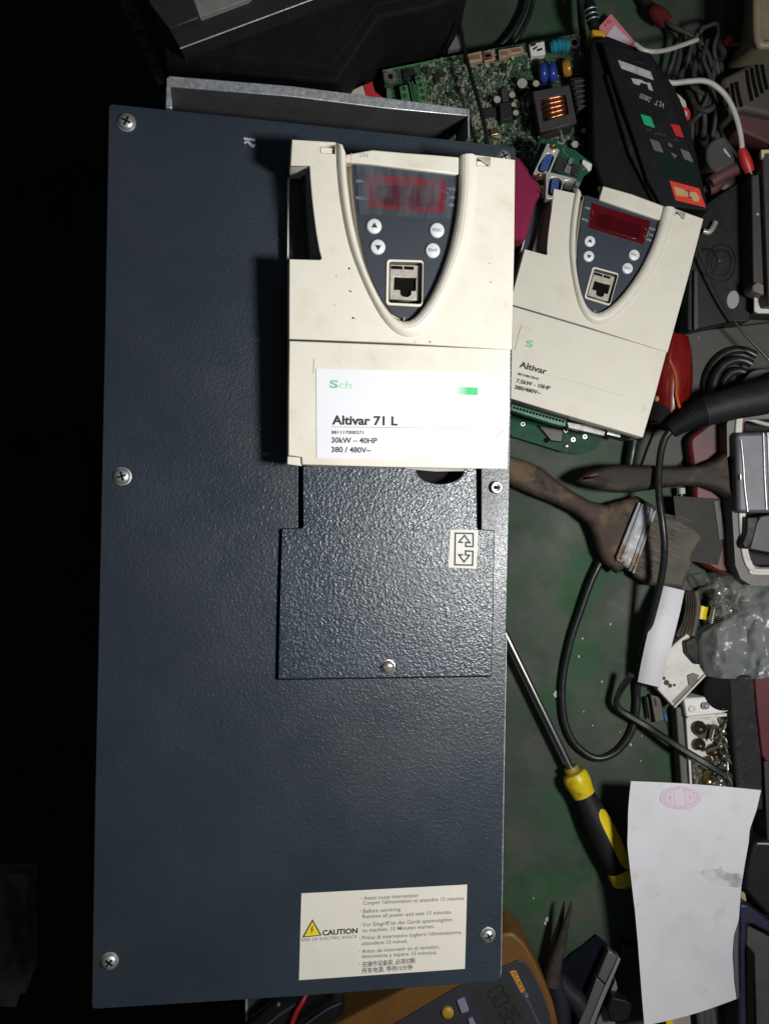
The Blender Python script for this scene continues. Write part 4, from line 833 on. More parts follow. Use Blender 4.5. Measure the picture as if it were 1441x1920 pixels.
# ================================================================ LOWER BOARD AND TERMINALS UNDER THE SMALL PANEL
sd.part('terminal_strip', MB().prism(S(c7((66, 705), (300, 775), (436, 812), (430, 862), (330, 838), (64, 752)), -.030), -.040, -.030), mat('teal_terminal', (.03, .19, .10), .4, var=.2, vscale=200), bev=.0004)
q = MB()
for i in range(16):
    x = 84+i*22; y = 734+i*6.2; (a, b), = S(c7((x, y)), -.0298); q.disc(a, b, .0011, -.0299, -.0297, 10)
sd.part('terminal_hole', q, pit)
sd.part('metal_latch', MB().prism(S(c7((440, 830), (600, 855), (700, 895), (690, 925), (600, 905), (450, 870)), -.030), -.038, -.030), mat('latch_grey', (.25, .25, .23), .4, .4, var=.3, vscale=200), bev=.0004)
sd.part('metal_latch', MB().prism(S(c7((715, 895), (800, 918), (798, 934), (710, 912)), -.030), -.034, -.030), galv)
sd.part('ribbon_stub', MB().tube([(*S(c7((540, 842)), -.03)[0], -.030), (*S(c7((630, 838)), -.027)[0], -.026), (*S(c7((690, 868)), -.03)[0], -.031)], .0018, 8), mat('shaded_cream', (.40, .37, .28), .5))
lbz = .012
lbd = Room('lower_board', 1030, 820, .0, 'green circuit board with solder rings peeping from under the smaller beige panel', 'circuit board')
lbd.part('board', MB().prism(WP(c7((40, 700), (440, 800), (690, 900), (668, 960), (640, 1010), (530, 1052), (420, 1035), (66, 925)), lbz), lbz-.0018, lbz), pcb2)
for x, y in ((143, 845), (432, 888), (482, 950), (560, 930)):
    c = W(*c7((x, y))[0], lbz)-lbd.b; o_ = part('solder_ring', MB().disc(c.x, c.y, .0018, lbz, lbz+.0004, 16), solder, lbd.o); part('ring_hole', MB().disc(c.x, c.y, .0010, lbz+.0004, lbz+.0006, 12), pit, o_)
c = W(*c7((300, 955))[0], lbz)-lbd.b; part('mounting_hole', MB().disc(c.x, c.y, .0022, lbz, lbz+.0003), pit, lbd.o)
c = W(*c7((437, 992))[0], lbz); lbd.part('solder_blob', MB().lathe([(.003, 0), (.0026, .001), (.001, .0018)], c, n=10), solder)
lbd.part('dark_component', MB().prism(WP(c7((240, 850), (420, 880), (410, 970), (330, 960)), lbz+.003), lbz, lbz+.003), mat('tarry_part', (.02, .02, .02), .4), bev=.001)

# ================================================================ RIGHT: WIRES, TAPE, BOXES
hb_ = Room('power_adapter', 1420, 60, .0, 'aged beige plastic housing with rounded edges in the top right corner', 'housing')
hb_.part('shell', MB().prism(rrect(WP([(1407, -60), (1407, 66), (1413, 84), (1430, 90), (1560, 90), (1560, -60)], .085), .006), .02, .085, rrect(WP([(1398, -60), (1385, 80), (1360, 125), (1372, 140), (1560, 125), (1560, -60)], .02), .006)), oldbeige, bev=.004, seg=4)
hb_.part('raised_edge', MB().tube([W(1418, -40, .086), W(1418, 40, .086), W(1422, 78, .086), W(1440, 84, .086), W(1540, 84, .086)], .0035, 10, 6), oldbeige)
vb = Room('vented_block', 1410, 190, .0, 'dusty brown vented plastic block below the beige housing at the right edge', 'vented block')
vb.part('body', MB().prism(WP(e2((800, 1050), (1000, 950), (1440, 720))+[(1560, 90), (1560, 220), (1441, 215), (1395, 205), (1362, 215)], .045), .001, .045), dustbox, bev=.003)
for i, (x0, y0, x1, y1) in enumerate(((1140, 950, 1210, 1360), (1205, 920, 1285, 1310), (1270, 870, 1350, 1255), (1335, 800, 1415, 1205), (940, 1130, 985, 1441), (1000, 1110, 1070, 1441), (880, 1190, 900, 1441))):
    P0 = e2((x0, y0), ((x0*.6+x1*.4), y0*.5+y1*.5), (x1, y1)); q = MB().tube([W(*p, .0452) for p in P0], .0016, 6, 4); vb.part('slot', q, pit)
db = solo('reddish_block', MB().prism(WP(e3((1060, 190), (1150, 145), (1300, 110))+[(1560, 205), (1560, 285), (1441, 268)]+e3((1250, 440), (1090, 380)), .035), .001, .035), dustred, 'dusty reddish brown plastic block right of the white test lead', 'plastic block', bev=.002)
solo('dark_block', MB().prism(WP(e2((780, -100), (1130, -60), (1110, 500), (1050, 620), (850, 760), (760, 600)), .03), .001, .03), mat('brown_black_plastic', (.028, .023, .020), .6, var=.3, vscale=30), 'brown black plastic box against the beige housing at the top right', 'plastic block', bev=.004)
c = W(*e2((905, 560))[0], .034); solo('red_lamp_cap', MB().lathe([(.0042, 0), (.0042, .002), (.0032, .005), (.001, .0062)], c, (0, 0, 1)), mat('red_lens', (.5, .01, .02), .12, coat=.5), 'small glossy red cap with a bright glint beside the beige housing', 'cap')
solo('bright_clip', MB().tube([W(*p, .036) for p in e2((930, 600), (985, 605), (1050, 590))], .0009, 6), steel, 'tiny bright metal clip under the red cap', 'clip')
# dusty grey wires
wl = [
 [(1236, 30, .02), (1262, 50, .03), (1300, 68, .03), (1322, 92, .03), (1336, 130, .03), (1340, 165, .02)],
 [(1246, 42, .015), (1268, 70, .02), (1262, 110, .02), (1250, 150, .015), (1262, 200, .02)],
 [(1300, 60, .03), (1322, 50, .035), (1342, 44, .03), (1346, 60, .03), (1338, 90, .03), (1345, 130, .025), (1350, 170, .02)],
 [(1310, 95, .02), (1300, 140, .03), (1312, 180, .03), (1320, 220, .02), (1318, 262, .02)],
 [(1290, 120, .01), (1296, 160, .03), (1330, 185, .032), (1310, 215, .03), (1285, 235, .02), (1268, 250, .015)],
 [(1340, 110, .03), (1335, 160, .034), (1342, 200, .03), (1338, 240, .025), (1330, 272, .02)],
 [(1350, 120, .02), (1352, 170, .025), (1330, 205, .035), (1305, 200, .03), (1290, 170, .02)],
 [(1325, 75, .03), (1318, 110, .036), (1330, 145, .036), (1322, 190, .034), (1300, 220, .025), (1296, 262, .02)],
 [(1278, 60, .01), (1275, 100, .012), (1264, 140, .012), (1255, 170, .01)],
 [(1350, 175, .018), (1345, 210, .02), (1352, 250, .02), (1380, 290, .02), (1400, 300, .02)],
 [(1310, 62, .035), (1318, 50, .036), (1300, 75, .03), (1290, 110, .02), (1285, 150, .018)]]
for i, p in enumerate(wl): cable('dusty_wire', p, (.0020, .0020, .0018, .0024, .0020, .0020, .0026, .0018, .0024, .0017, .0020)[i], wiregrey, 'dusty grey wire in the tangle right of the black handheld inverter', 'wire', 'dusty wires tangled at the top right', 8)
q = MB().tube([W(1222, 18, .02), W(1236, 28, .022), W(1250, 42, .02)], lambda t: .0052+.0016*math.sin(t*3), 12); solo('red_clip', q, mat('dull_red_rubber', (.095, .012, .012), .85, spec=.15, var=.4, vscale=80), 'dull red clip boot lying at the top right of the green bench', 'clip')
cable('dark_lead', [(1195, -20, .012), (1212, 5, .014), (1226, 16, .016)], .004, rubber, 'dark lead running into the dull red clip boot')
for k, (a, lab_) in enumerate((([(1190, 82, .07), (1205, 93, .072), (1222, 96, .070), (1245, 94, .06), (1275, 85, .05), (1306, 74, .042)], 'pale wire arching from the pink card to the wire tangle'), ([(1243, 152, .06), (1262, 155, .06), (1290, 152, .060), (1318, 151, .062), (1340, 160, .062), (1362, 182, .060), (1378, 215, .058), (1387, 250, .056), (1391, 282, .054)], 'long white test lead curving down to a red sleeve'))):
    cable('white_lead', a, .0022 if k else .0019, wirewhite, lab_, 'wire')
tp_ = Room('red_probe_tip', 1400, 305, .05, 'red probe sleeve with a bare metal tip at the end of the white test lead', 'probe')
tp_.part('sleeve', MB().tube([W(1389, 278, .054), W(1396, 298, .052), W(1405, 322, .050)], lambda t: .0030+.0018*math.sin(t*2.6), 12), mat('red_sleeve', (.42, .018, .02), .45))
tp_.part('metal_tip', MB().tube([W(1404, 318, .050), W(1412, 332, .047)], lambda t: .0013-.0009*t, 8, 0), steel)
z_ = .046
hp = Room('felt_disc', 1350, 285, .0, 'rounded grey felt pad with a white scratch beside the red probe tip', 'pad')
hp.part('pad', MB().prism(rrect(WP(e3((870, 448), (960, 450), (1010, 560), (1080, 740), (960, 800), (860, 850), (790, 800), (745, 720), (735, 620), (760, 530)), z_), .004), .001, z_), greytape, bev=.002)
hp.part('white_scratch', MB().prism(WP(e3((930, 590), (945, 582), (1012, 680), (1003, 688), (940, 622)), z_+.0004), z_, z_+.0004), inkw)
pq = Room('old_pliers', 1350, 335, .0, 'pair of dusty red handled pliers below the grey felt pad', 'pliers')
pq.part('handle', MB().tube([W(*p, .040) for p in e3((1150, 775), (1050, 815), (900, 890), (780, 970))], lambda t: .0048+.0012*math.sin(t*3), 12), dustred)
pq.part('handle', MB().tube([W(*p, .036) for p in e3((1000, 870), (900, 960), (830, 1030), (770, 1050))], lambda t: .0042, 12), dustred)
pq.part('pivot', MB().lathe([(.009, 0), (.009, .006), (.006, .008)], W(*e3((930, 960))[0], .02), (0, 0, 1)), mat('dark_iron', (.03, .028, .028), .5, .5))
# black plug adapter
ad = Room('black_adapter', 1350, 500, .0, 'black plug adapter with round moulded sockets, right of the smaller beige panel', 'adapter')
az_ = .030
ad.part('case', MB().prism(rrect(WP(c8((170, 640), (290, 560), (470, 440), (535, 470), (530, 1290), (400, 1290), (150, 1350), (150, 1180)), az_), .004), .001, az_), black, bev=.003, seg=3)
for x, y, r in ((355, 935, .0155), (355, 935, .0108), (268, 930, .0110)):
    c = W(*c8((x, y))[0], az_); n = 26; ad.part('moulded_ring', MB().tube([Vector((c.x+r*.75*math.cos(t), c.y+r*math.sin(t), az_)) for t in [2*math.pi*i/n for i in range(n+1)]], .0008, 6, 0), black)
c = W(*c8((424, 1157))[0], az_+.0003); ad.part('pale_oval', MB().disc(c.x, c.y, .0049, az_, az_+.0004, 24, ry=.0075, rot=-.15), mat('pale_grey_oval', (.26, .26, .29), .5))
ad.part('side_bar', MB().prism(WP(c8((190, 980), (215, 980), (220, 1330), (190, 1340)), az_+.004), az_, az_+.004), mat('grey_bar', (.035, .037, .036), .5), bev=.0008)
ad.part('cream_bracket', MB().tube([W(*p, az_+.004) for p in c8((245, 745), (280, 750), (305, 720), (318, 690))], .0024, 8), mat('cream_metal', (.35, .33, .27), .35, .3, var=.3, vscale=200))
c = W(*h3((520, 1003))[0], az_+.001); ad.part('rivet', MB().lathe([(.0008, 0), (.0006, .0006), (.0001, .0008)], c, n=8), steel)
cable('thin_black_wire', [(1305, 455, .045), (1322, 500, .043), (1345, 550, .042), (1365, 585, .042), (1390, 620, .042), (1420, 652, .042), (1450, 685, .042)], .0011, mat('shiny_black_wire', (.02, .02, .02), .25, coat=.4), 'thin shiny black wire crossing the black plug adapter')
rb = Room('aluminium_frame', 1425, 430, .0, 'dull aluminium frame rails standing at the right edge, cream bracket on top', 'frame')
rb.part('rail', MB().prism(WP([(1408, 328), (1424, 325), (1432, 532), (1412, 535)], .055), .001, .055), alu, bev=.001)
rb.part('rail', MB().prism(WP([(1428, 282), (1560, 282), (1560, 575), (1440, 570)], .062), .001, .062), alu, bev=.001)
rb.part('cream_corner', MB().prism(WP(c8((592, 256), (700, 252), (700, 268), (618, 275), (604, 312), (595, 300)), .064), .060, .064), mat('cream_corner', (.48, .42, .24), .5), bev=.0005)
rb.part('dirty_foot', MB().prism(WP(c8((540, 1075), (570, 1048), (610, 1065), (612, 1130), (545, 1105)), .058), .04, .058), mat('dusty_foot', (.14, .12, .10), .6), bev=.001)
rb.part('white_tab', MB().prism(WP(c8((552, 1105), (615, 1140), (700, 1150), (700, 1240), (575, 1238), (553, 1225)), .045), .042, .045), mat('white_tab', (.55, .53, .50), .5, dirt=[((.12, .11, .10), 160, .58, .7, .7)]), bev=.0003)
c = W(1420, 401, .0552); rb.part('bright_dot', MB().lathe([(.0010, 0), (.0004, .0004)], c, n=8), inkw)
# grey sheet, dark coil, red glossy handle
gs = Room('metal_sheet', 1330, 700, .0, 'grey green metal sheet under the coil, below the black plug adapter', 'sheet')
gs.part('sheet', MB().prism(WP([(1240, 612), (1262, 625), (1560, 590), (1560, 800), (1300, 800), (1262, 700)], .006), .001, .006), greysheet, bev=.001)
q = MB()
for x, y in e4((433, 403), (515, 438), (655, 435)): c = W(x, y, .006); q.disc(c.x, c.y, .0012, .006, .0063, 10)
gs.part('punched_dot', q, galvdark)
ls = Room('foam_sheet', 1290, 830, .0, 'grey plate on the bench beside the black cable sleeve', 'plate')
ls.part('plate', MB().prism(WP([(1212, 845), (1232, 795), (1300, 760), (1330, 790), (1290, 850), (1262, 885), (1200, 880)], .004), .001, .004), greysheet, bev=.001)
co_ = Room('cable_coil', 1400, 720, .0, 'coiled black cable in the shade at the right edge above the thick sleeve', 'cable')
for r0, zz in ((58, .010), (50, .020), (66, .009), (32, .012)):
    co_.part('turn', MB().tube([W(1376+r0*math.cos(t)*.95+8, 712-r0*math.sin(t)*1.15+20, zz) for t in [R(60+i*14) for i in range(14)]], .0036, 10), rubber)
for i in range(4): co_.part('wire_end', MB().tube([W(*p, .024) for p in e4((1160+i*40, 950-i*8), (1210+i*42, 870-i*6), (1290+i*40, 815), (1450+i*20, 800))], .0011, 6), mat('grey_strand', (.08, .08, .08), .4))
rh = Room('red_tool_handle', 1265, 700, .0, 'glossy red plastic tool handle with a painted orange highlight beside the smaller beige panel', 'tool handle')
rh.part('grip', MB().tube([W(*p, .022) for p in e4((370, 420), (350, 560), (330, 760), (330, 980), (320, 1200), (300, 1420))], lambda t: .0125+.006*math.sin(min(1, t*1.1)*3), 20), redgloss)
rh.part('highlight_line', MB().tube([W(*p, .040) for p in e4((325, 690), (375, 800), (400, 920), (400, 1060), (425, 1180), (460, 1260))], .0016, 8), orange)  # highlight on the grip, put in as an orange tube
rh.part('black_butt', MB().tube([W(*p, .020) for p in e4((270, 1230), (230, 1340), (200, 1420))], .016, 16), blackmatt)
c = W(*e4((195, 1120))[0], .03); rh.part('yellow_tab', MB().lathe([(.003, 0), (.0025, .002), (.001, .003)], c, n=10), mat('pale_yellow', (.35, .30, .08), .5))
# thick ribbed sleeve and its cable
sv = Room('mains_cable', 1250, 1000, .0, 'thick black cable with a ribbed sleeve, looping down over the brush to the bench', 'cable')
sv.part('thick_end', MB().tube([W(1560, 712, .05), W(1441, 742, .05), W(1380, 755, .05), W(1318, 772, .048)], lambda t: .0155-.0035*t, 18), rubber2)
P0 = [W(1322, 771, .048), W(1300, 780, .046), W(1278, 792, .044), W(1256, 806, .042)]
PP = resample(catmull(P0, 6), 64)
sv.part('ribbed_sleeve', MB().tube(PP, lambda t: (.0115-.0045*t)+(.0007 if int(t*63) % 4 < 2 else -.0004), 18, 0), rubber2)
sv.part('lead', MB().tube([W(*p) for p in ((1260, 803, .042), (1246, 822, .042), (1238, 850, .043), (1234, 895, .046), (1236, 940, .050), (1242, 985, .052), (1245, 1030, .050), (1240, 1080, .044), (1226, 1140, .036), (1210, 1200, .026), (1199, 1250, .014), (1194, 1290, .006), (1193, 1330, .005), (1182, 1375, .005), (1155, 1410, .005), (1118, 1422, .005), (1082, 1400, .005), (1062, 1365, .005), (1054, 1320, .005), (1056, 1265, .005), (1070, 1200, .006), (1090, 1140, .007), (1108, 1090, .008), (1122, 1060, .008), (1130, 1040, .006))], .0030, 12), rubber)
cable('short_stub', [(1188, 826, .010), (1184, 850, .010), (1178, 882, .008)], .0042, rubber, 'short black stub between the smaller beige panel and the brush handle')
ck = Room('crimped_lead', 1280, 980, .0, 'dark lead with a white crimp hanging below the upper brush handle', 'cable')
ck.part('lead', MB().tube([W(1277, 922, .012), W(1274, 950, .012), W(1273, 980, .012), W(1280, 1012, .012), W(1300, 1042, .010), W(1330, 1062, .008), W(1345, 1100, .006)], .0024, 10), rubber)
ck.part('crimp', MB().tube([W(1277, 915, .014), W(1278, 926, .014)], .0030, 10, 0), inkw)
# ================================================================ BRUSHES
def cushion(outline, z0, z1, inset):            # soft-edged solid: rings shrinking towards the top
    n = len(outline); c = Vector((sum(p[0] for p in outline)/n, sum(p[1] for p in outline)/n)); mb = MB(); rows = []
    P = [Vector(p[:2]) for p in outline]; nr = []
    ar = sum(P[i].x*P[(i+1) % n].y-P[(i+1) % n].x*P[i].y for i in range(n)); sg = 1 if ar > 0 else -1
    for i in range(n):
        t = (P[(i+1) % n]-P[i-1]).normalized(); nr.append(Vector((-t.y, t.x))*sg)
    for k in range(7):
        a = math.pi/2*k/6; ins = inset*(1-math.cos(a)); z = (z0+z1)/2+(z1-z0)/2*math.sin(a); rows.append([(*(P[i]+nr[i]*ins), z) for i in range(n)])
    low_ = []
    for k in range(1, 4):
        a = math.pi/2*k/3; ins = inset*(1-math.cos(a)); z = (z0+z1)/2-(z1-z0)/2*math.sin(a); low_.append([(*(P[i]+nr[i]*ins), z) for i in range(n)])
    allr = list(reversed(low_))+rows
    vs = [v for r_ in allr for v in r_]; m = len(allr)
    mb.add(vs, [(i*n+k, i*n+(k+1) % n, (i+1)*n+(k+1) % n, (i+1)*n+k) for i in range(m-1) for k in range(n)]+[tuple(range(n-1, -1, -1)), tuple((m-1)*n+k for k in range(n))], True); return mb
def smooth2(pts, n=5): return [(p.x, p.y) for p in catmull([Vector((x, y, 0)) for x, y in pts], n, True)]
b1 = Room('paint_brush', 1140, 970, .0, 'worn paint brush with a rusty tin ferrule and a curved grimy handle', 'paint brush')
hz_ = .026
pts = d1((-60, 190), (60, 216), (140, 240), (220, 278), (310, 352), (400, 412), (480, 455), (560, 478), (640, 456), (735, 430), (800, 466), (838, 492), (770, 640), (700, 800), (620, 850), (548, 792), (522, 740), (500, 660), (470, 585), (400, 528), (300, 478), (180, 432), (60, 378), (-60, 330))
b1.part('handle', cushion(WP(pts, hz_-.007), .005, hz_-.003, .0055), wood)
b1.part('ferrule', MB().prism(WP(d1((742, 462), (836, 515), (720, 852), (612, 772)), hz_), .006, hz_), ferr, bev=.003, seg=3)
for a, b in ((((742, 468), (620, 770))), ((760, 476), (640, 790)), ((808, 500), (690, 835)), ((826, 512), (708, 848))):
    b1.part('ferrule_bead', MB().tube([W(*p, hz_+.0004) for p in d1(a, b)], .0012, 8, 0), ferr)
c = W(*d1((712, 838))[0], hz_+.0005); b1.part('nail', MB().lathe([(.0013, 0), (.001, .0008), (.0002, .0011)], c, n=10), steel)
c = W(*d1((628, 776))[0], hz_+.0005); b1.part('nail', MB().lathe([(.0013, 0), (.001, .0008), (.0002, .0011)], c, n=10), steel)
pts = d1((815, 505), (860, 530), (960, 545), (1060, 600), (1100, 650), (1075, 700), (1040, 760), (1030, 830), (1000, 880), (980, 935), (880, 925), (790, 915), (712, 862), (760, 680))
b1.part('bristle_mass', cushion(WP(pts, .020), .004, .021, .005), bristle)
q = MB(); q2 = MB(); rr = random.Random(5)
for k in range(520):
    t = rr.random(); a = Vector((828-110*t, 515+335*t)); ang = R(22)+rr.gauss(0, .10)+(.5-t)*.15; L = rr.uniform(190, 285)*(1-.25*abs(t-.35)); w_ = rr.uniform(-6, 6)
    b = a+Vector((math.cos(ang), math.sin(ang)))*L; m_ = (a+b)/2+Vector((rr.gauss(0, 5), rr.gauss(0, 5))); z0 = rr.uniform(.018, .0225)
    A, M2, B = [W(*p, z) for p, z in zip(d1(tuple(a), tuple(m_), tuple(b)), (z0, z0+.0005, z0-.004))]
    (q if k % 3 else q2).tube([A, M2, B], .00028, 3, 2, cap=False)
b1.part('bristles', q, bristle, kind='stuff'); b1.part('pale_bristles', q2, bristlel, kind='stuff')
b2 = Room('paint_brush', 1300, 910, .0, 'dark handled paint brush with a wide dull tin ferrule at the right edge', 'paint brush')
pts = d1((402, 346), (425, 318), (470, 290), (530, 272), (620, 258), (720, 262), (820, 266), (920, 272), (1010, 270), (1080, 260), (1150, 232), (1205, 185), (1262, 140), (1285, 300), (1290, 515), (1262, 505), (1225, 455), (1170, 412), (1100, 386), (1000, 376), (900, 385), (800, 400), (700, 414), (600, 412), (510, 395), (440, 370))
b2.part('handle', cushion(WP(pts, .034), .018, .040, .0045), mat('dark_grimy_wood', (.040, .033, .029), .65, spec=.2, var=.3, vscale=25, dirt=[((.11, .085, .05), 24, .50, .62, .6), ((.015, .013, .012), 30, .5, .6, .7)], bump=.3, bscale=120, bdist=.0008))
pts = d1((405, 346), (430, 318), (480, 292), (525, 290), (545, 320), (540, 345), (480, 358), (430, 360))
b2.part('red_tip_paint', cushion(WP(pts, .036), .022, .0404, .0042), mat('worn_red_dip', (.085, .028, .026), .6, var=.3, vscale=60))
fz_ = .052
b2.part('ferrule', MB().prism(WP(d1((1262, 98), (1290, 88), (1700, 80), (1700, 520), (1285, 525), (1272, 505)), fz_), .016, fz_), tinplate, bev=.003, seg=3)
for pp in (((1290, 130), (1302, 250), (1310, 380), (1326, 515)), ((1410, 92), (1414, 200), (1418, 330), (1428, 505)), ((1434, 90), (1440, 260), (1446, 500))):
    b2.part('ferrule_bead', MB().tube([W(*p, fz_+.0003) for p in d1(*pp)], .0011, 8), mat('bright_bead', (.42, .44, .46), .35, .7, var=.2, vscale=200))
b2.part('solder_spot', MB().tube([W(*p, fz_+.0005) for p in d1((1286, 315), (1287, 345))], .0014, 8, 0), oldsteel)
# red box behind
rx = Room('red_plastic_box', 1330, 900, .0, 'dark red grimy plastic box partly hidden by the upper brush', 'plastic box')
rx.part('box', MB().prism(rrect(WP([(1290, 822), (1330, 790), (1372, 778), (1400, 780), (1400, 1080), (1345, 1075), (1306, 1050), (1300, 900)], .020), .005), .001, .020), redpl, bev=.003)
rx.part('dark_insert', MB().prism(WP([(1262, 930), (1350, 935), (1362, 1000), (1345, 1060), (1295, 1052), (1270, 1010)], .0208), .0202, .0208), mat('tarry_brown', (.02, .018, .015), .7, var=.4, vscale=60))
rx.part('green_strip', MB().prism(WP([(1338, 940), (1348, 938), (1358, 1010), (1348, 1012)], .022), .0209, .022), mat('dim_teal', (.02, .035, .03), .5))
# grey enclosure with white gasket
gx_ = Room('gasket_box', 1420, 920, .0, 'open grey box with a double white rubber gasket at the right edge', 'box')
ez = .040
O_ = WP([(1600, 764), (1392, 766), (1370, 776), (1362, 795), (1363, 860), (1372, 960), (1378, 1060), (1388, 1085), (1408, 1098), (1600, 1100)], ez); I_ = WP([(1600, 785), (1402, 785), (1390, 795), (1389, 860), (1396, 960), (1403, 1040), (1412, 1060), (1425, 1064), (1600, 1060)], ez)
n = len(O_); mb = MB(); mb.strip([(x, y, .001) for x, y in O_], [(x, y, ez) for x, y in O_]); mb.strip([(x, y, ez) for x, y in O_], [(x, y, ez) for x, y in I_]); mb.strip([(x, y, ez) for x, y in I_], [(x, y, .008) for x, y in I_])
gx_.part('box_wall', mb, mat('grey_box_plastic', (.13, .125, .115), .55, var=.2, vscale=40))
gx_.part('box_floor', MB().prism(I_, .004, .008), mat('box_inside', (.015, .014, .014), .7))
for r_, off in ((.0017, 0), (.0017, 5.5)):
    pth = [(1600, 768+off, ez), (1445, 768+off, ez), (1402, 769+off, ez), (1389+off*.6, 774+off*.7, ez), (1382+off, 790+off*.3, ez), (1381+off, 860, ez), (1387+off, 950, ez), (1391+off, 1020, ez), (1398+off, 1053-off*.3, ez), (1408+off*.6, 1068-off*.6, ez), (1424, 1075-off, ez), (1600, 1074-off, ez)]
    gx_.part('gasket_bead', MB().tube([W(x, y, z+.001) for x, y, z in pth], r_, 8), whitedirty)
gx_.part('inner_cable', MB().tube([W(*p, .03) for p in e5((480, 240), (560, 245), (650, 275), (760, 300), (900, 310))], .0018, 8), wirewhite)
gg = Room('grey_gadget', 1425, 1000, .03, 'slate grey gadget with a black hinge lying in the open grey box', 'gadget')
gg.part('lid', MB().prism(WP(e5((620, 1290), (670, 1215), (1100, 1150), (1100, 1650), (560, 1545)), .046), .030, .046), mat('slate_lid', (.052, .054, .062), .5, var=.12), bev=.001)
gg.part('hinge', MB().prism(WP(e5((525, 1220), (660, 1215), (640, 1300), (590, 1480), (545, 1550), (490, 1530), (480, 1480), (520, 1380)), .050), .034, .050), black, bev=.0015)
# ================================================================ STRIP, WHITE HOUSING, HEX KEY, RELAY, DIODE
def ribbon(nm, L0, R0, zf, m_, lab, cat, nv=24, nu=8, thick=.0002, group=None):
    Lc = resample(catmull([Vector((*p, 0)) for p in L0], 6), nv); Rc = resample(catmull([Vector((*p, 0)) for p in R0], 6), nv)
    def fn(u, v):
        j = v*(nv-1); i = min(nv-1, int(round(j))); p = Lc[i].lerp(Rc[i], u); return W(p.x, p.y, zf(u, v))
    return solo(nm, MB().grid(fn, nu, nv, thick=thick), m_, lab, cat, group)
ribbon('paper_strip', d2((440, 165), (392, 320), (322, 540), (268, 780), (235, 955)), d2((618, 208), (582, 380), (522, 620), (462, 830), (420, 1000)), lambda u, v: .026+.010*math.sin(v*3.14)-.004*(u-.5)**2*4, paper, 'narrow strip of white paper beside the black cable, below the bristles', 'paper')
wh = Room('white_housing', 1290, 1270, .0, 'grimy white plastic housing with a grey channel lying between the paper strip and the bags', 'housing')
wz = .020
wh.part('body', MB().prism(WP(d2((480, 700), (540, 640), (640, 560), (720, 640), (745, 830), (795, 905), (540, 1172), (395, 1015), (440, 900)), wz), .001, wz), whitedirty, bev=.001)
wh.part('channel', MB().prism(WP(d2((515, 1115), (710, 920), (745, 945), (545, 1145)), wz+.0005), wz-.001, wz+.0005), mat('grey_channel', (.20, .20, .17), .5))
wh.part('ridge', MB().prism(WP(d2((540, 1172), (795, 905), (785, 895), (530, 1160)), wz+.004), wz, wz+.004), whitedirty, bev=.0004)
wh.part('arc_wall', MB().prism(WP(d2((640, 900), (690, 880), (740, 900), (700, 985), (650, 980)), wz+.001), wz, wz+.001), mat('grey_recess', (.12, .12, .10), .5), bev=.001)
for x, y, r in ((470, 960, .0026), (500, 985, .002), (535, 980, .0014), (450, 925, .0016)): c = W(*d2((x, y))[0], wz); wh.part('dirt_spot', MB().disc(c.x, c.y, r*.9, wz, wz+.0004, 10), mat('dark_dirt', (.05, .045, .035), .7))
hk = Room('hex_key', 1200, 1350, .0, 'black hexagon key with its short arm bent up, lying across the bench to the tray', 'hex key')
hk.part('bar', MB().tube([W(1183, 1266, .030), W(1170, 1283, .022), W(1159, 1302, .016), W(1155, 1318, .014), W(1162, 1331, .013), W(1180, 1343, .013), W(1215, 1364, .015), W(1267, 1398, .024), W(1320, 1430, .030), W(1358, 1454, .031)], .0029, 6, 6), mat('blackened_steel', (.05, .052, .048), .33, .7, var=.3, vscale=150))
rl = Room('small_relay', 1230, 1328, .0, 'small grey brown component with pins on the bench by the hex key', 'component')
rl.part('body', MB().prism(WP(d2((340, 1060), (420, 1080), (455, 1270), (380, 1290)), .008), .001, .008), mat('brown_grey_body', (.075, .068, .052), .5, var=.2), bev=.0006)
for pp in ((((305, 1085), (318, 1080), (345, 1260), (335, 1265))), ((372, 1095), (384, 1092), (398, 1150), (388, 1155))): rl.part('pin', MB().prism(WP(d2(*pp), .0095), .003, .0095), mat('dark_pin', (.03, .025, .02), .4, .5))
di = Room('diode', 1246, 1345, .0, 'tiny blue diode with wire leads on the bench', 'component')
A = W(*d2((455, 1215))[0], .004); B = W(*d2((470, 1270))[0], .004)
di.part('glass_body', MB().tube([A, A.lerp(B, .5), B], .0014, 10, 2), mat('blue_glass', (.05, .16, .45), .2))
di.part('lead', MB().tube([W(*d2((455, 1185))[0], .004), A], .0003, 6, 0), solder); di.part('lead', MB().tube([B, W(*d2((520, 1360))[0], .003), W(*d2((560, 1430))[0], .001)], .0003, 6, 2), mat('dark_lead_wire', (.03, .03, .03), .4))
# flecks on the bench
for i, (x, y, r) in enumerate([(1041, 1301, 5.5), (1084, 1231, 2.6), (1091, 1197, 2.4), (1127, 1278, 2), (1181, 1396, 2.8), (1093, 1334, 1.4), (1110, 1360, 1.6), (1025, 1723, 4.5), (1021, 1731, 3), (999, 1684, 1.6), (1143, 1170, 2.0), (1200, 1426, 1.4), (1202, 1380, 1.4), (1161, 1372, 1.2)]):
    c = W(x, y, 0); k = rnd.random()*3; q = MB().prism([(c.x+r*.00045*(.6+.5*rnd.random())*math.cos(t+k), c.y+r*.00045*(.6+.5*rnd.random())*math.sin(t+k)*1.3) for t in [j*math.pi/4 for j in range(8)]], .0003, .0012)
    solo('plaster_chip', q, inkw, 'small white chip of debris on the green bench' if i else 'largest white chip of debris on the green bench, left of the cable loop', 'debris', 'white chips scattered on the bench')
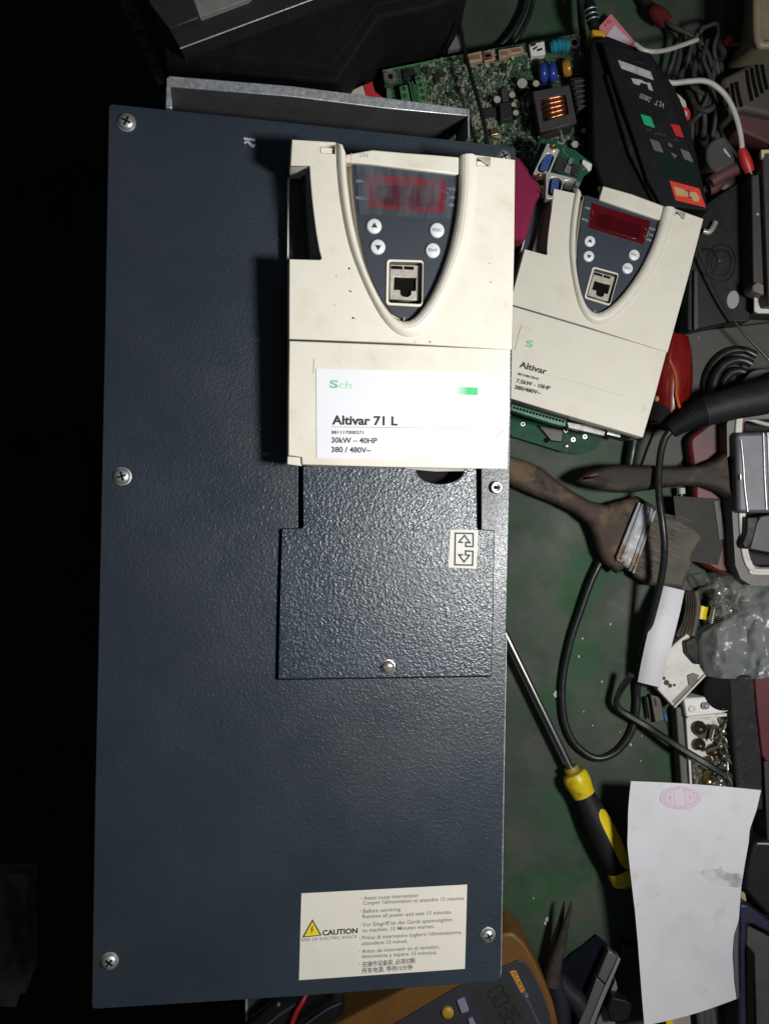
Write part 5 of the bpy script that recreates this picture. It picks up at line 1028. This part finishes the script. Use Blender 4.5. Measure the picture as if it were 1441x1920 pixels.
# ================================================================ TRAY OF SCREWS
tr = Room('screw_tray', 1330, 1400, .0, 'white foam tray holding loose screws, partly under the sheet of paper', 'tray')
tz_ = .022
Q = lambda *a, z=tz_: WP(e6(*a), z)
tr.part('side_wall', MB().prism(Q((38, 1250), (90, 1240), (165, 2000), (90, 2000)), .001, .018), mat('grey_foam_side', (.11, .105, .09), .6, var=.25), bev=.001)
tr.part('tray_floor', MB().prism(Q((95, 1300), (490, 1300), (535, 2000), (150, 2000), z=.010), .001, .010), whitedirty)
rim = plate(Q((112, 1330), (150, 1308), (470, 1285), (495, 1310), (535, 2000), (148, 2000)), [Q((135, 1345), (160, 1330), (460, 1312), (478, 1330), (505, 1960), (165, 1960))], .010, tz_, .0006)
tr.part('rim', rim, whitedirty)
tr.part('end_block', MB().prism(Q((90, 1170), (110, 1160), (290, 1148), (300, 1175), (330, 1180), (335, 1142), (440, 1133), (468, 1165), (475, 1265), (400, 1290), (112, 1320), z=.026), .001, .026), white, bev=.0015)
for x, y in ((420, 1215), (160, 1245)): c = W(*e6((x, y))[0], .026); tr.part('stud', MB().lathe([(.003, 0), (.003, .0016), (.0018, .0016), (.0016, .0006)], c, n=14), whitedirty)
c = W(*e6((265, 1215))[0], .026); solo('shiny_bead', MB().lathe([(.001, 0), (.0026, .0015), (.0032, .003), (.0024, .0052), (.0004, .006)], c, n=16), mat('glass_bead', (.6, .6, .6), .08, .6), 'shiny glass bead in the end block of the screw tray', 'bead')
q = MB()
for pts in (((160, 1400), (180, 1355), (240, 1350), (270, 1400), (300, 1420), (350, 1400), (370, 1450), (330, 1500), (230, 1500), (165, 1450)), ((170, 1530), (200, 1500), (250, 1510), (265, 1560), (230, 1590), (180, 1585)), ((290, 1570), (330, 1545), (400, 1560), (400, 1610), (330, 1640), (290, 1610))):
    q.prism(rrect(Q(*pts, z=.011), .002), .0100, .0108)
tr.part('brown_stain', q, mat('oil_brown', (.065, .045, .035), .35, var=.3, vscale=100))
# screws and nuts: each one loose in the tray
def screw_proto():
    root = bpy.data.objects.new('loose_screw', None); root.empty_display_size = .003; COL.objects.link(root)
    h_ = MB().lathe([(.0022, -.0024), (.0030, -.001), (.0030, .0002), (.0022, .0008)], (0, 0, 0), (1, 0, 0), n=14); part('head', h_, oldsteel, root)
    tpts = [Vector((-.0024-.0006*i, 0, 0)) for i in range(20)]; part('thread', MB().tube(tpts, lambda t: (.0013+(.0003 if int(t*19) % 2 else 0))*(1 if t < .8 else 1-(t-.8)*3), 10, 0), oldsteel, root); return root
sp = screw_proto(); first = True
LBL = ['steel screw in the upper right of the tray', 'steel screw crossing others beside the tray rim', 'dull screw in the middle of the tray', 'dull screw lying near the lower rim']
scr = [(400, 1350, 200), (450, 1330, 170), (350, 1390, 80), (430, 1400, 130), (440, 1440, 35), (420, 1480, 60), (470, 1500, 250), (430, 1540, 110), (400, 1560, 20), (450, 1600, 45), (470, 1560, 300), (420, 1640, 140), (380, 1660, 60), (460, 1680, 210), (430, 1720, 30), (390, 1760, 170), (350, 1800, 80), (440, 1780, 120), (470, 1740, 270), (190, 1720, 95), (210, 1780, 80), (180, 1850, 110), (400, 1850, 30), (340, 1870, 150), (470, 1860, 200), (415, 1440, 250), (455, 1640, 95), (385, 1710, 290)]
for i, (x, y, a) in enumerate(scr):
    o_ = sp if first else copy_tree(sp); first = False
    c = W(*e6((x, y))[0], .0135+.0035*(i % 3)); o_.location = c; o_.rotation_euler = (0, R(rnd.uniform(-12, 12)), R(a)); sc = rnd.uniform(.75, 1.15); o_.scale = (sc, sc, sc)
    props(o_, 'loose steel screw lying among others in the white tray', 'screw', 'loose screws in the white tray')
for i, (x, y, r, m_, lb_) in enumerate(((215, 1400, .0058, darkbrass, 'large tarnished terminal nut at the top left of the tray'), (215, 1540, .0052, darkbrass, 'tarnished nut at the left of the tray below the largest one'), (335, 1590, .0055, darkbrass, 'round brass nut in the middle of the tray'), (390, 1525, .0034, gold, 'small bright brass nut beside the screws'), (285, 1680, .0042, gold, 'brass nut under the hex key'), (285, 1830, .0070, gold, 'big brass ball nut near the sheet of paper'), (380, 1860, .0050, oldsteel, 'dull steel nut near the sheet of paper'), (430, 1345, .0036, gold, 'brass stud at the top right of the tray'))):
    c = W(*e6((x, y))[0], .012); solo('brass_nut', MB().lathe([(r*.95, 0), (r, r*.3), (r*.9, r*.8), (r*.55, r*1.05), (r*.42, r*.9), (r*.02, r*.85)], c, n=12), m_, lb_, 'nut', 'nuts in the white tray')
# black foam block with crimson stripe, knob
fb = Room('foam_block', 1390, 1370, .0, 'black foam block with a crimson edge at the right side, beside the tray', 'foam block')
fb.part('foam', MB().prism(Q((470, 980), (690, 960), (700, 1200), (745, 1640), (760, 2100), (545, 2100), (520, 1700), (485, 1270), z=.030), .001, .030), coal, bev=.002)
fb.part('crimson_card', MB().prism(Q((682, 1000), (690, 960), (1100, 960), (1100, 1700), (780, 1690), (745, 1640), (700, 1240), z=.032), .001, .032), redstripe, bev=.001)
fb.part('grey_edge', MB().prism(Q((760, 1650), (1100, 1700), (1100, 2600), (800, 2600), z=.028), .001, .028), mat('dark_taupe', (.03, .027, .024), .6), bev=.001)
c = W(*e6((335, 1050))[0], .0); solo('black_knob', MB().lathe([(.020, .001), (.020, .012), (.0165, .016), (.0165, .026), (.014, .028)], (c.x, c.y, 0), n=28), blackmatt, 'round black knob between the plastic bag and the screw tray', 'knob')
# ================================================================ BAGS
def inpoly(p, poly):
    c = False; n = len(poly)
    for i in range(n):
        (x1, y1), (x2, y2) = poly[i], poly[i-1]
        if (y1 > p[1]) != (y2 > p[1]) and p[0] < (x2-x1)*(p[1]-y1)/(y2-y1)+x1: c = not c
    return c
def bag(nm, left, right, zc, amp, m_, lab, seed, nv=46, nu=40):
    Lc = resample(catmull([Vector((*p, 0)) for p in left], 6), nv); Rc = resample(catmull([Vector((*p, 0)) for p in right], 6), nv); mb = MB()
    def fn(u, v):
        i = int(round(v*(nv-1))); p = Lc[i].lerp(Rc[i], u); e = min(1, min(u, 1-u)*5, min(v, 1-v)*6); a = noise.noise(Vector((p.x*.022, p.y*.022, seed))); b = abs(noise.noise(Vector((p.x*.05+seed, p.y*.03, seed*2)))); c_ = abs(noise.noise(Vector((p.x*.11, p.y*.13, seed*3))))
        return W(p.x, p.y, zc*(.35+.65*math.sqrt(e))+amp*e*(a*.9+b*.8+c_*.35))
    mb.grid(fn, nu, nv); return solo(nm, mb, m_, lab, 'plastic bag')
bs = [(1345, 1098, 15), (1358, 1104, 60), (1352, 1118, 100), (1372, 1122, 170), (1362, 1133, 40), (1345, 1112, 140), (1380, 1136, 110), (1368, 1145, 20), (1390, 1098, 75), (1378, 1110, 10), (1355, 1150, 130), (1340, 1128, 85)]
for i, (x, y, a) in enumerate(bs):
    o_ = copy_tree(sp); o_.location = W(x, y, .014+.004*(i % 3)); o_.rotation_euler = (0, R(rnd.uniform(-15, 15)), R(a)); sc = rnd.uniform(1.1, 1.7); o_.scale = (sc, sc, sc)
    props(o_, 'steel screw seen through the clear plastic bag', 'screw', 'screws in the clear plastic bag')
    for ch_ in o_.children: ch_.data = ch_.data
yt = Room('wire_bundle', 1298, 1150, .0, 'dusty brown bundle with a yellow band between the paper strip and the clear bag', 'bundle')
yt.part('yellow_band', MB().tube([W(*p, .012) for p in e6((245, 385), (232, 430), (222, 490))], .0055, 12), yellow)
for k in range(5): yt.part('brown_wire', MB().tube([W(*p, .010+.002*k) for p in e6((120+k*18, 260), (125+k*20, 380), (100+k*22, 520), (40+k*30, 640))], .0028, 8), mat('brown_wire', (.075, .06, .045), .6, var=.3, vscale=80))
yt.part('dark_clamp', MB().prism(WP(e6((100, 680), (190, 640), (215, 700), (225, 880), (190, 870), (110, 780)), .026), .02, .026), mat('black_oily_metal', (.02, .02, .018), .25, .6, var=.5, vscale=150), bev=.001)
bag('clear_bag', e6((145, 118), (200, 220), (280, 320), (300, 400), (355, 530)), e6((530, 80), (700, 130), (900, 180), (950, 300), (960, 420)), .024, .009, clear, 'clear crumpled plastic bag with screws inside, under the grey gasket box', 1.3)
bag('frosted_bag', e6((360, 525), (270, 575), (205, 640), (215, 800), (225, 900), (260, 985), (400, 1005)), e6((900, 200), (1000, 300), (1020, 500), (1020, 700), (1020, 900), (1000, 990), (620, 1000)), .030, .010, frosted, 'frosted grey plastic bag with soft creases above the screw tray', 4.7)
solo('green_wrapper', MB().prism(Q((470, 985), (540, 930), (700, 915), (1000, 880), (1000, 985), (560, 1003), z=.021), .001, .021), greenbag, 'green plastic wrapper showing under the frosted bag', 'wrapper', bev=.004, seg=3)
# ================================================================ SHEET OF PAPER
Lp = d4((250, 100), (238, 200), (228, 330), (226, 460), (222, 575), (240, 740), (258, 900), (280, 1080), (300, 1300), (315, 1500), (330, 1700), (350, 1935)); Rp = d4((1225, 168), (1190, 320), (1140, 460), (1132, 560), (1100, 740), (1078, 880), (1068, 1000), (1058, 1140), (1020, 1260), (1010, 1400), (1022, 1600), (1040, 1735))
nv = 60; Lc = resample([Vector((*p, 0)) for p in Lp], nv); Rc = resample([Vector((*p, 0)) for p in Rp], nv)
def pz(u, v): return .046+.008*(u-.5)**2*4*(.3+.7*v)+.004*math.sin(v*4.5+.6)+.0012*noise.noise(Vector((u*3, v*5, 2)))
def pp_(u, v):
    j = v*(nv-1); i = min(nv-2, int(j)); f = j-i; a = Lc[i].lerp(Lc[i+1], f); b = Rc[i].lerp(Rc[i+1], f); p = a.lerp(b, u)
    p.y += (-6*math.sin(u*3.14)*.4)*(1-v)+(8*math.sin(u*3.14))*v*.6
    return p
def pfn(u, v): p = pp_(u, v); return W(p.x, p.y, pz(u, v))
sh_ = Room('paper_sheet', 1290, 1700, .046, 'large white sheet of paper with a faint pink oval stamp and grey smudges', 'paper')
sh_.part('sheet', MB().grid(pfn, 30, nv, thick=.00015), paper)
def uvpt(x, y, dz):                           # a mark on the sheet at a measured place
    # invert the sheet mapping by search
    best = None
    v = (y-1465)/(1900-1465)
    for _ in range(6):
        a = pp_(0, v); b = pp_(1, v); u = (x-a.x)/(b.x-a.x); p = pp_(u, v); v += (y-p.y)/440; v = min(1, max(0, v)); u = min(1, max(0, u))
    w_ = W(x, y, pz(u, v)+dz); return w_
pinkink = mat('faint_pink_stamp_ink', (.66, .50, .60), .7)
pinkfill = mat('stamp_tint', (.69, .61, .69), .75)
def ring(cx, cy, rx_, ry_, wd, t0=0, t1=360):
    mb = MB(); A = []; B = []
    for i in range(41):
        t = R(t0+(t1-t0)*i/40); A.append(uvpt(cx+(rx_)*math.cos(t), cy+ry_*math.sin(t), .0004)); B.append(uvpt(cx+(rx_-wd)*math.cos(t), cy+(ry_-wd*.8)*math.sin(t), .0004))
    return mb.strip(A, B)
sc_ = d4((618, 225))[0]
vs = [uvpt(sc_[0]+36*math.cos(R(i*10)), sc_[1]+20*math.sin(R(i*10)), .0002) for i in range(36)]; vs.append(uvpt(sc_[0], sc_[1], .0002))
sh_.part('stamp_tint', MB().add(vs, [(i, (i+1) % 36, 36) for i in range(36)]), pinkfill)
for rx_, ry_, wd in ((38, 22, 2.2), (28, 19, 1.2), (20, 20, 1.0), (12, 21, 1.6)): sh_.part('stamp_ring', ring(sc_[0], sc_[1], rx_, ry_, wd), pinkink)
q = MB()
for k in range(18):
    t = R(k*20+8); c = uvpt(sc_[0]+32*math.cos(t), sc_[1]+17.5*math.sin(t), .0004); q.disc(c.x, c.y, .0008, c.z, c.z+.00005, 5)
for dx in (-19, 19): c = uvpt(sc_[0]+dx, sc_[1], .0004); q.disc(c.x, c.y, .0013, c.z, c.z+.00005, 6)
sh_.part('stamp_specks', q, mat('stamp_speck_ink', (.58, .47, .57), .7), kind='stuff')
sm_ = film_mat('soot_smudge', (.36, .345, .33), .05, .75, 60, rough=.8, bump=0.01)
def smudge(pts, nm='smudge'):
    c = Vector((sum(p[0] for p in pts)/len(pts), sum(p[1] for p in pts)/len(pts))); vs = [uvpt(*p, .0003) for p in smooth2(pts, 3)]; m = len(vs); vs.append(uvpt(c.x, c.y, .0003))
    sh_.part(nm, MB().add(vs, [(i, (i+1) % m, m) for i in range(m)]), sm_)
smudge(d4((770, 790), (820, 762), (900, 760), (925, 740), (940, 770), (1000, 792), (1078, 800), (1072, 895), (960, 885), (860, 865)))
# ================================================================ SCREWDRIVER
sv2 = Room('screwdriver', 1080, 1440, .0, 'screwdriver with a black and yellow handle, its steel shaft pointing under the drive', 'screwdriver')
T0 = W(905, 1103, .014); T1 = W(1069, 1440, .0155)
sv2.part('shaft', MB().tube([T0, T1], .0031, 14, 0), mat('polished_shaft', (.55, .55, .54), .22, 1.0))
H0 = W(1069, 1438, .0155); H1 = W(1172, 1652, .0165); ax = (H1-H0).normalized(); Ln = (H1-H0).length
def seg_prof(pr, a, b):
    out = [(r_, t) for r_, t in pr if a <= t <= b]
    def at(t):
        for (r0, t0), (r1, t1) in zip(pr, pr[1:]):
            if t0 <= t <= t1: return r0+(r1-r0)*(t-t0)/(t1-t0)
        return pr[-1][0]
    return [(at(a), a)]+[x for x in out if a < x[1] < b]+[(at(b), b)]
PR = [(.0058, 0), (.0066, .002), (.0060, .0045), (.0092, .006), (.0108, .010), (.0108, .016), (.0095, .024), (.0092, .030), (.0100, .040), (.0112, .052), (.0118, .064), (.0118, .076), (.0112, .088), (.0106, .096), (.0114, .104), (.0112, .112), (.006, .116)]
k = Ln/.112; PR = [(r_*1.02, t*k) for r_, t in PR]
sv2.part('collar', MB().lathe(seg_prof(PR, 0, .0062*k), H0, ax), mat('grimy_yellow', (.30, .22, .02), .5, var=.3, vscale=80))
sv2.part('yellow_head', MB().lathe(seg_prof(PR, .0062*k, .0275*k), H0, ax), yellow)
sv2.part('black_grip', MB().lathe([(r_*(1.0 if i else .96), t) for i, (r_, t) in enumerate(seg_prof(PR, .0272*k, .100*k))], H0, ax), mat('black_grip_rubber', (.012, .012, .013), .6, spec=.3, var=.3, vscale=80))
sv2.part('yellow_butt', MB().lathe(seg_prof(PR, .0998*k, .116*k), H0, ax), yellow)
side = Vector((0, 0, 1)).cross(ax).normalized()
if side.x < 0: side = -side
q = MB(); nrm = (side*.62+Vector((0, 0, 1))*.78).normalized(); tan_ = ax.cross(nrm)
def inl(u, v):
    t = (.042+.058*v)*k; r_ = seg_prof(PR, t, t+1e-5)[0][0]; wd = .52*math.sqrt(max(0, 1-abs(2*v-1)**6)); a = (u-.5)*2*wd
    return H0+ax*t+(nrm*math.cos(a)+tan_*math.sin(a))*(r_+.0004)
sv2.part('yellow_inlay', MB().grid(inl, 12, 30), yellow)
# ================================================================ PLIERS
pr_ = Room('pliers', 1050, 1780, .0, 'long nosed pliers with dark steel jaws pointing up beside the amber meter', 'pliers')
jm = mat('dark_plier_steel', (.13, .112, .106), .34, .7, var=.3, vscale=120)
pr_.part('jaw', MB().tube([W(*p, z) for p, z in zip(d6((898, 145), (882, 210), (858, 300), (838, 380), (815, 460), (800, 540), (795, 600)), (.030, .029, .026, .024, .022, .02, .02))], lambda t: .0007+.0062*min(1, t*1.15), 10), jm)
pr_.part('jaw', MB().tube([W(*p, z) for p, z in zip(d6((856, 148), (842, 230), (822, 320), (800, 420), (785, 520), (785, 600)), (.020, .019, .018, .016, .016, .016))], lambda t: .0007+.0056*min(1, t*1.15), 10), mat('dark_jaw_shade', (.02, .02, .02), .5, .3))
pr_.part('handle', MB().tube([W(*p, .016) for p in d6((800, 560), (820, 640), (835, 720), (845, 900))], .0085, 12), mat('navy_black_handle', (.012, .014, .020), .5, var=.2))
pr_.part('handle', MB().tube([W(*p, .014) for p in d6((810, 560), (880, 640), (950, 720), (1010, 900))], .0085, 12), mat('navy_black_handle', (.012, .014, .020), .5))
solo('shadow_sheet', MB().prism(WP(d6((830, 500), (900, 430), (960, 390), (1030, 330), (1080, 370), (1110, 410), (1040, 560), (960, 720), (930, 850), (840, 900)), .005), .001, .005), mat('shadow_navy', (.0045, .006, .010), .9, spec=.1, var=.4, vscale=60), 'dark navy sheet painted as the shadow between the pliers and the grey metal latch', 'painted shadow', bev=.001, seg=2)  # dark flat sheet put in for the shadow beside the pliers
# ================================================================ MULTIMETER
mmz = .046
O = W(975, 1798, mmz); Ux = (W(1045, 1913, mmz)-W(975, 1798, mmz)).normalized(); Vy = (O-(O+Vector((0, 0, 1)).cross(Ux)*-1)).normalized()
Vy = Vector((0, 0, 1)).cross(Ux).normalized()     # towards the head of the meter
MM = Frame(Matrix(((Ux.x, Vy.x, 0, O.x), (Ux.y, Vy.y, 0, O.y), (0, 0, 1, mmz), (0, 0, 0, 1))))
mt = Thing('multimeter', MM, 'digital multimeter in an amber rubber holster at the bottom, partly under the drive', 'multimeter')
m_ = lambda *a, h=0: MM.L(d6(*a), h)
hs_ = d6((90, 600), (330, 440), (520, 318), (580, 312), (640, 368), (700, 468), (760, 600), (800, 700), (826, 830), (840, 1000), (760, 1200))+[(700, 2150), (560, 1950), (640, 1915), (757, 1852)]
hs_ = d6((520, 318), (580, 312), (642, 368), (700, 468), (760, 600), (800, 700), (828, 830), (830, 960), (700, 1100))+[(800, 2080), (600, 2020), (560, 1960), (640, 1916), (757, 1855), (860, 1800)]
mt.part('holster', MB().prism(rrect(MM.L(hs_, .002), .004), -mmz+.001, .002), holster, bev=.004, seg=4)
fc = d6((618, 462), (650, 480), (700, 560), (745, 660), (780, 760), (800, 900), (700, 1050))+[(780, 2050), (640, 1985), (700, 1944), (757, 1911), (860, 1850)]
mt.part('face', MB().prism(rrect(MM.L(fc, .004), .003), .0, .0036), meterface, bev=.0012)
mt.part('face_line', stroke(MB(), MM.L(h1((820, 170), (880, 270), (960, 420), (1030, 580), (1085, 760)), .0038), .0004, .0037), mat('line_grey', (.055, .058, .065), .5))
h_ = .0040
bd = mt.part('badge', MB().prism(MM.L(h1((600, 15), (690, 0), (832, 295), (775, 340)), h_), .0035, h_), mat('badge_amber', (.62, .32, .06), .45, var=.08))
A, B = MM.L(h1((622, 40), (765, 325)), h_+.0001); q = MB()
writing(q, 'FLUKE', MM.loc(*h1((632, 42))[0], h_+.0001), MM.loc(*h1((775, 312))[0], h_+.0001), h_+.0001, cap=.0030, off=.03); mt.part('badge_lettering', q, mat('badge_brown', (.30, .10, .01), .5), bd)
q = MB(); writing(q, '17B', MM.loc(*h1((795, 345))[0], h_), MM.loc(*h1((850, 418))[0], h_), h_, cap=.0028, off=.03); mt.part('model_mark', q, lilac)
q = MB(); writing(q, 'DIGITAL MULTIMETER', MM.loc(*h1((848, 440))[0], h_), MM.loc(*h1((1030, 830))[0], h_), h_, cap=.0020, off=.0); mt.part('model_line', q, mat('worn_line', (.19, .19, .19), .5))
ld_ = mt.part('lcd_window', MB().prism(rrect(MM.L(g5((245, 770), (430, 690), (590, 640), (700, 790), (850, 1150), (720, 1500), (640, 1560)), .0038), .001), .0035, .0038), lcd)
def seven(mb, ch_, x, y, w_, hh_, z):
    t = w_*.16; S7 = {'a': ((0, hh_), (w_, hh_)), 'b': ((w_, hh_), (w_, hh_/2)), 'c': ((w_, hh_/2), (w_, 0)), 'd': ((0, 0), (w_, 0)), 'e': ((0, 0), (0, hh_/2)), 'f': ((0, hh_/2), (0, hh_)), 'g': ((0, hh_/2), (w_, hh_/2))}
    for s_ in {'0': 'abcdef', '3': 'abgcd', '6': 'acdefg'}[ch_]:
        (x0, y0), (x1, y1) = S7[s_]; a = Vector((x+x0, y+y0)); b = Vector((x+x1, y+y1)); u = (b-a).normalized()*t*.7; a = a+u; b = b-u; v = Vector((-u.y, u.x))
        mb.prism([tuple(a-v), tuple(b-v), tuple(b+v), tuple(a+v)], z, z+.00005)
q = MB(); (x0, y0) = MM.loc(*g5((400, 790))[0], .0039)
for i, ch_ in enumerate('0036'):
    seven(q, ch_, x0+i*.0086, y0, .0060, .0132, .0039)
q.disc(x0+.0073, y0, .0007, .0039, .00395, 8)
mt.part('lcd_digits', q, lcdink, ld_)
c = MM.loc(*d6((228, 752))[0], .006); mt.part('round_button', MB().lathe([(.0048, .003), (.0048, .0055), (.0040, .0064), (.0002, .0066)], (c[0], c[1], 0)), mat('amber_button', (.50, .27, .02), .4))
mt.part('grey_button', MB().prism(rrect(m_((275, 682), (318, 668), (345, 740), (302, 755), h=.006), .0012), .003, .006), lilac, bev=.0006)
mt.part('grey_button', MB().prism(rrect(m_((335, 785), (362, 775), (390, 840), (360, 850), h=.006), .0012), .003, .006), lilac, bev=.0006)
q = MB(); writing(q, 'HOLD', m_((90, 800), h=.0037)[0], m_((130, 870), h=.0037)[0], .0037, cap=.0016); mt.part('key_caption', q, mat('faint_red_caption', (.16, .05, .05), .5))
# ================================================================ METAL LATCH PIECE, BLACK KNOB
ml = Room('metal_bracket', 1130, 1850, .0, 'grey metal bracket with a black square post, left of the sheet of paper', 'metal bracket')
bz_ = .022
ml.part('upper_arm', MB().prism(WP(d6((1098, 410), (1152, 452), (1078, 592), (1036, 553)), bz_), .012, bz_), mat('taupe_metal', (.14, .13, .125), .45, .3, var=.12), bev=.001)
ml.part('ridge', MB().prism(WP(d6((1150, 450), (1163, 460), (1062, 700), (1005, 850), (975, 850), (1052, 660)), bz_+.003), .012, bz_+.003), mat('pale_metal', (.30, .29, .28), .4, .4, var=.1), bev=.0006)
ml.part('lower_plate', MB().prism(WP(d6((1135, 572), (1148, 620), (1130, 650), (1110, 760), (1150, 840), (1150, 1000), (950, 1000), (1010, 850)), bz_-.004), .001, bz_-.004), mat('grey_metal', (.20, .20, .185), .5, .3, var=.15), bev=.001)
ml.part('side_plate', MB().prism(WP(d6((1032, 560), (1074, 598), (1040, 680), (972, 850), (918, 850), (985, 690)), bz_+.001), .012, bz_+.001), mat('taupe_metal', (.14, .13, .125), .45), bev=.0006)
ml.part('square_post', MB().prism(WP(d6((1090, 740), (1115, 665), (1180, 680), (1225, 700), (1205, 790), (1110, 800)), bz_+.010), bz_-.004, bz_+.010), black, bev=.001)
ml.part('dark_panel', MB().prism(WP(d6((1165, 375), (1270, 400), (1275, 620), (1150, 600), (1160, 450)), .010), .001, .010), mat('dark_olive', (.022, .022, .018), .6, var=.3), bev=.001)
# ================================================================ LOWER RIGHT: DARK BOX, NAVY CRATE
dk = Room('black_box', 1420, 1640, .0, 'black box with a short white line at the right edge beside the sheet of paper', 'box')
dk.part('body', MB().prism(WP(e7((600, 560), (1100, 500), (1100, 1190), (700, 1100), (530, 920), (540, 780)), .030), .001, .030), mat('sooty_black', (.008, .008, .0085), .6, spec=.3, var=.4, vscale=60), bev=.003)
dk.part('white_line', MB().prism(WP(e7((632, 563), (740, 566), (740, 577), (634, 573)), .0303), .030, .0303), inkw)
solo('tan_offcut', MB().prism(WP(e7((512, 935), (540, 925), (552, 1000), (508, 1010)), .024), .001, .024), mat('pale_wood', (.42, .29, .17), .6), 'small tan offcut beside the edge of the sheet of paper', 'offcut', bev=.0005)
nc = Room('navy_crate', 1410, 1800, .0, 'navy blue plastic crate with a grey inside at the bottom right corner', 'crate')
nz_ = .040
nc.part('rim', MB().prism(WP(e7((500, 1020), (560, 1030), (640, 1090), (720, 1150), (1000, 1300), (1000, 1400), (720, 1240), (600, 1180), (560, 1180), (545, 1400), (560, 2100), (490, 2100), (500, 1150)), nz_), .001, nz_), bluepl, bev=.002)
nc.part('inside_panel', MB().prism(WP(e7((560, 1180), (720, 1240), (1000, 1400), (1000, 2100), (630, 2100), (612, 1400), (550, 1330)), .026), .001, .026), mat('grey_crate_inside', (.062, .062, .060), .6, var=.3, vscale=40, dirt=[((.015, .015, .015), 40, .55, .68, .8)]), bev=.001)
nc.part('clear_lip', MB().prism(WP(e7((462, 1142), (498, 1140), (492, 1400), (500, 1740), (478, 1740), (450, 1540), (448, 1340)), .046), .030, .046), mat('grey_lip_plastic', (.10, .10, .115), .3), bev=.001)
nc.part('dark_slot', MB().prism(WP(e7((552, 1330), (606, 1400), (612, 2100), (556, 2100)), nz_-.006), .001, nz_-.006), pit)
gt = Room('grey_tubes', 1310, 1900, .0, 'grey tubes and a pale block under the lower edge of the sheet of paper', 'tubes')
for k in range(3): gt.part('tube', MB().tube([W(*p, .020) for p in e7((190+k*44, 1780), (205+k*44, 1860), (225+k*44, 2050))], .0034, 10), mat('grey_tube', (.08, .085, .085), .3))
gt.part('pale_block', MB().prism(WP(e7((-20, 1880), (130, 1840), (150, 2100), (-20, 2100)), .018), .001, .018), mat('pale_block', (.30, .28, .25), .6), bev=.001)
gt.part('yellow_bit', MB().prism(WP([(1248, 1912), (1260, 1908), (1262, 1930), (1250, 1934)], .022), .001, .022), yellow)
# ================================================================ BOTTOM LEFT: BLACK PROBES, RED WIRE, STEEL ROD
pd_ = Room('probe_body', 520, 1900, .0, 'black probe grip lying at the bench edge under the foot of the drive', 'probe')
pd_.part('grip', MB().tube([W(*p, .022) for p in e8((150, 520), (330, 360), (440, 260), (560, 180), (700, 100))], .0125, 18), mat('gloss_black', (.010, .010, .011), .25, spec=.5))
pd_.part('painted_shine', MB().tube([W(*p, .0345) for p in e8((290, 400), (400, 310), (510, 240))], .0012, 6), mat('shine_grey', (.05, .055, .06), .4))  # shine along the grip, put in as a thin grey tube
pe_ = Room('probe_body', 620, 1900, .0, 'black probe grip with a flat end beside the steel rod, next to the amber meter', 'probe')
A = W(*e8((500, 470))[0], .024); B = W(*e8((845, 235))[0], .024); ax = (B-A).normalized()
pe_.part('grip', MB().lathe([(.014, 0), (.0145, (B-A).length*.7), (.0140, (B-A).length*.98), (.012, (B-A).length)], A, ax), mat('gloss_black', (.010, .010, .011), .25))
pe_.part('painted_shine', MB().tube([W(*e8((560, 400))[0], .039), W(*e8((720, 285))[0], .039), W(*e8((835, 232))[0], .038)], .0010, 6), mat('shine_grey', (.05, .055, .06), .4))  # same painted shine on the flat-ended grip
solo('steel_rod', MB().tube([W(*e8((800, 340))[0], .026), W(*e8((1125, 158))[0], .030)], .0026, 12, 0), steel, 'bright steel rod between the black probe grip and the amber meter', 'rod')
cable('red_wire', [(545, 1925, .040), (555, 1900, .040), (566, 1880, .038), (575, 1862, .034), (584, 1840, .03)], .0020, wirered, 'red wire crossing the black probe grips at the foot of the drive', 'wire')
bt = W(*e8((387, 237))[0], .030)
solo('highlight_dot', MB().lathe([(.0016, 0), (.0016, .002), (.0008, .003)], bt, n=10), steel, 'tiny painted highlight dot beside the red wire at the bench edge', 'stud')  # silver highlight put in as a small raised steel dot
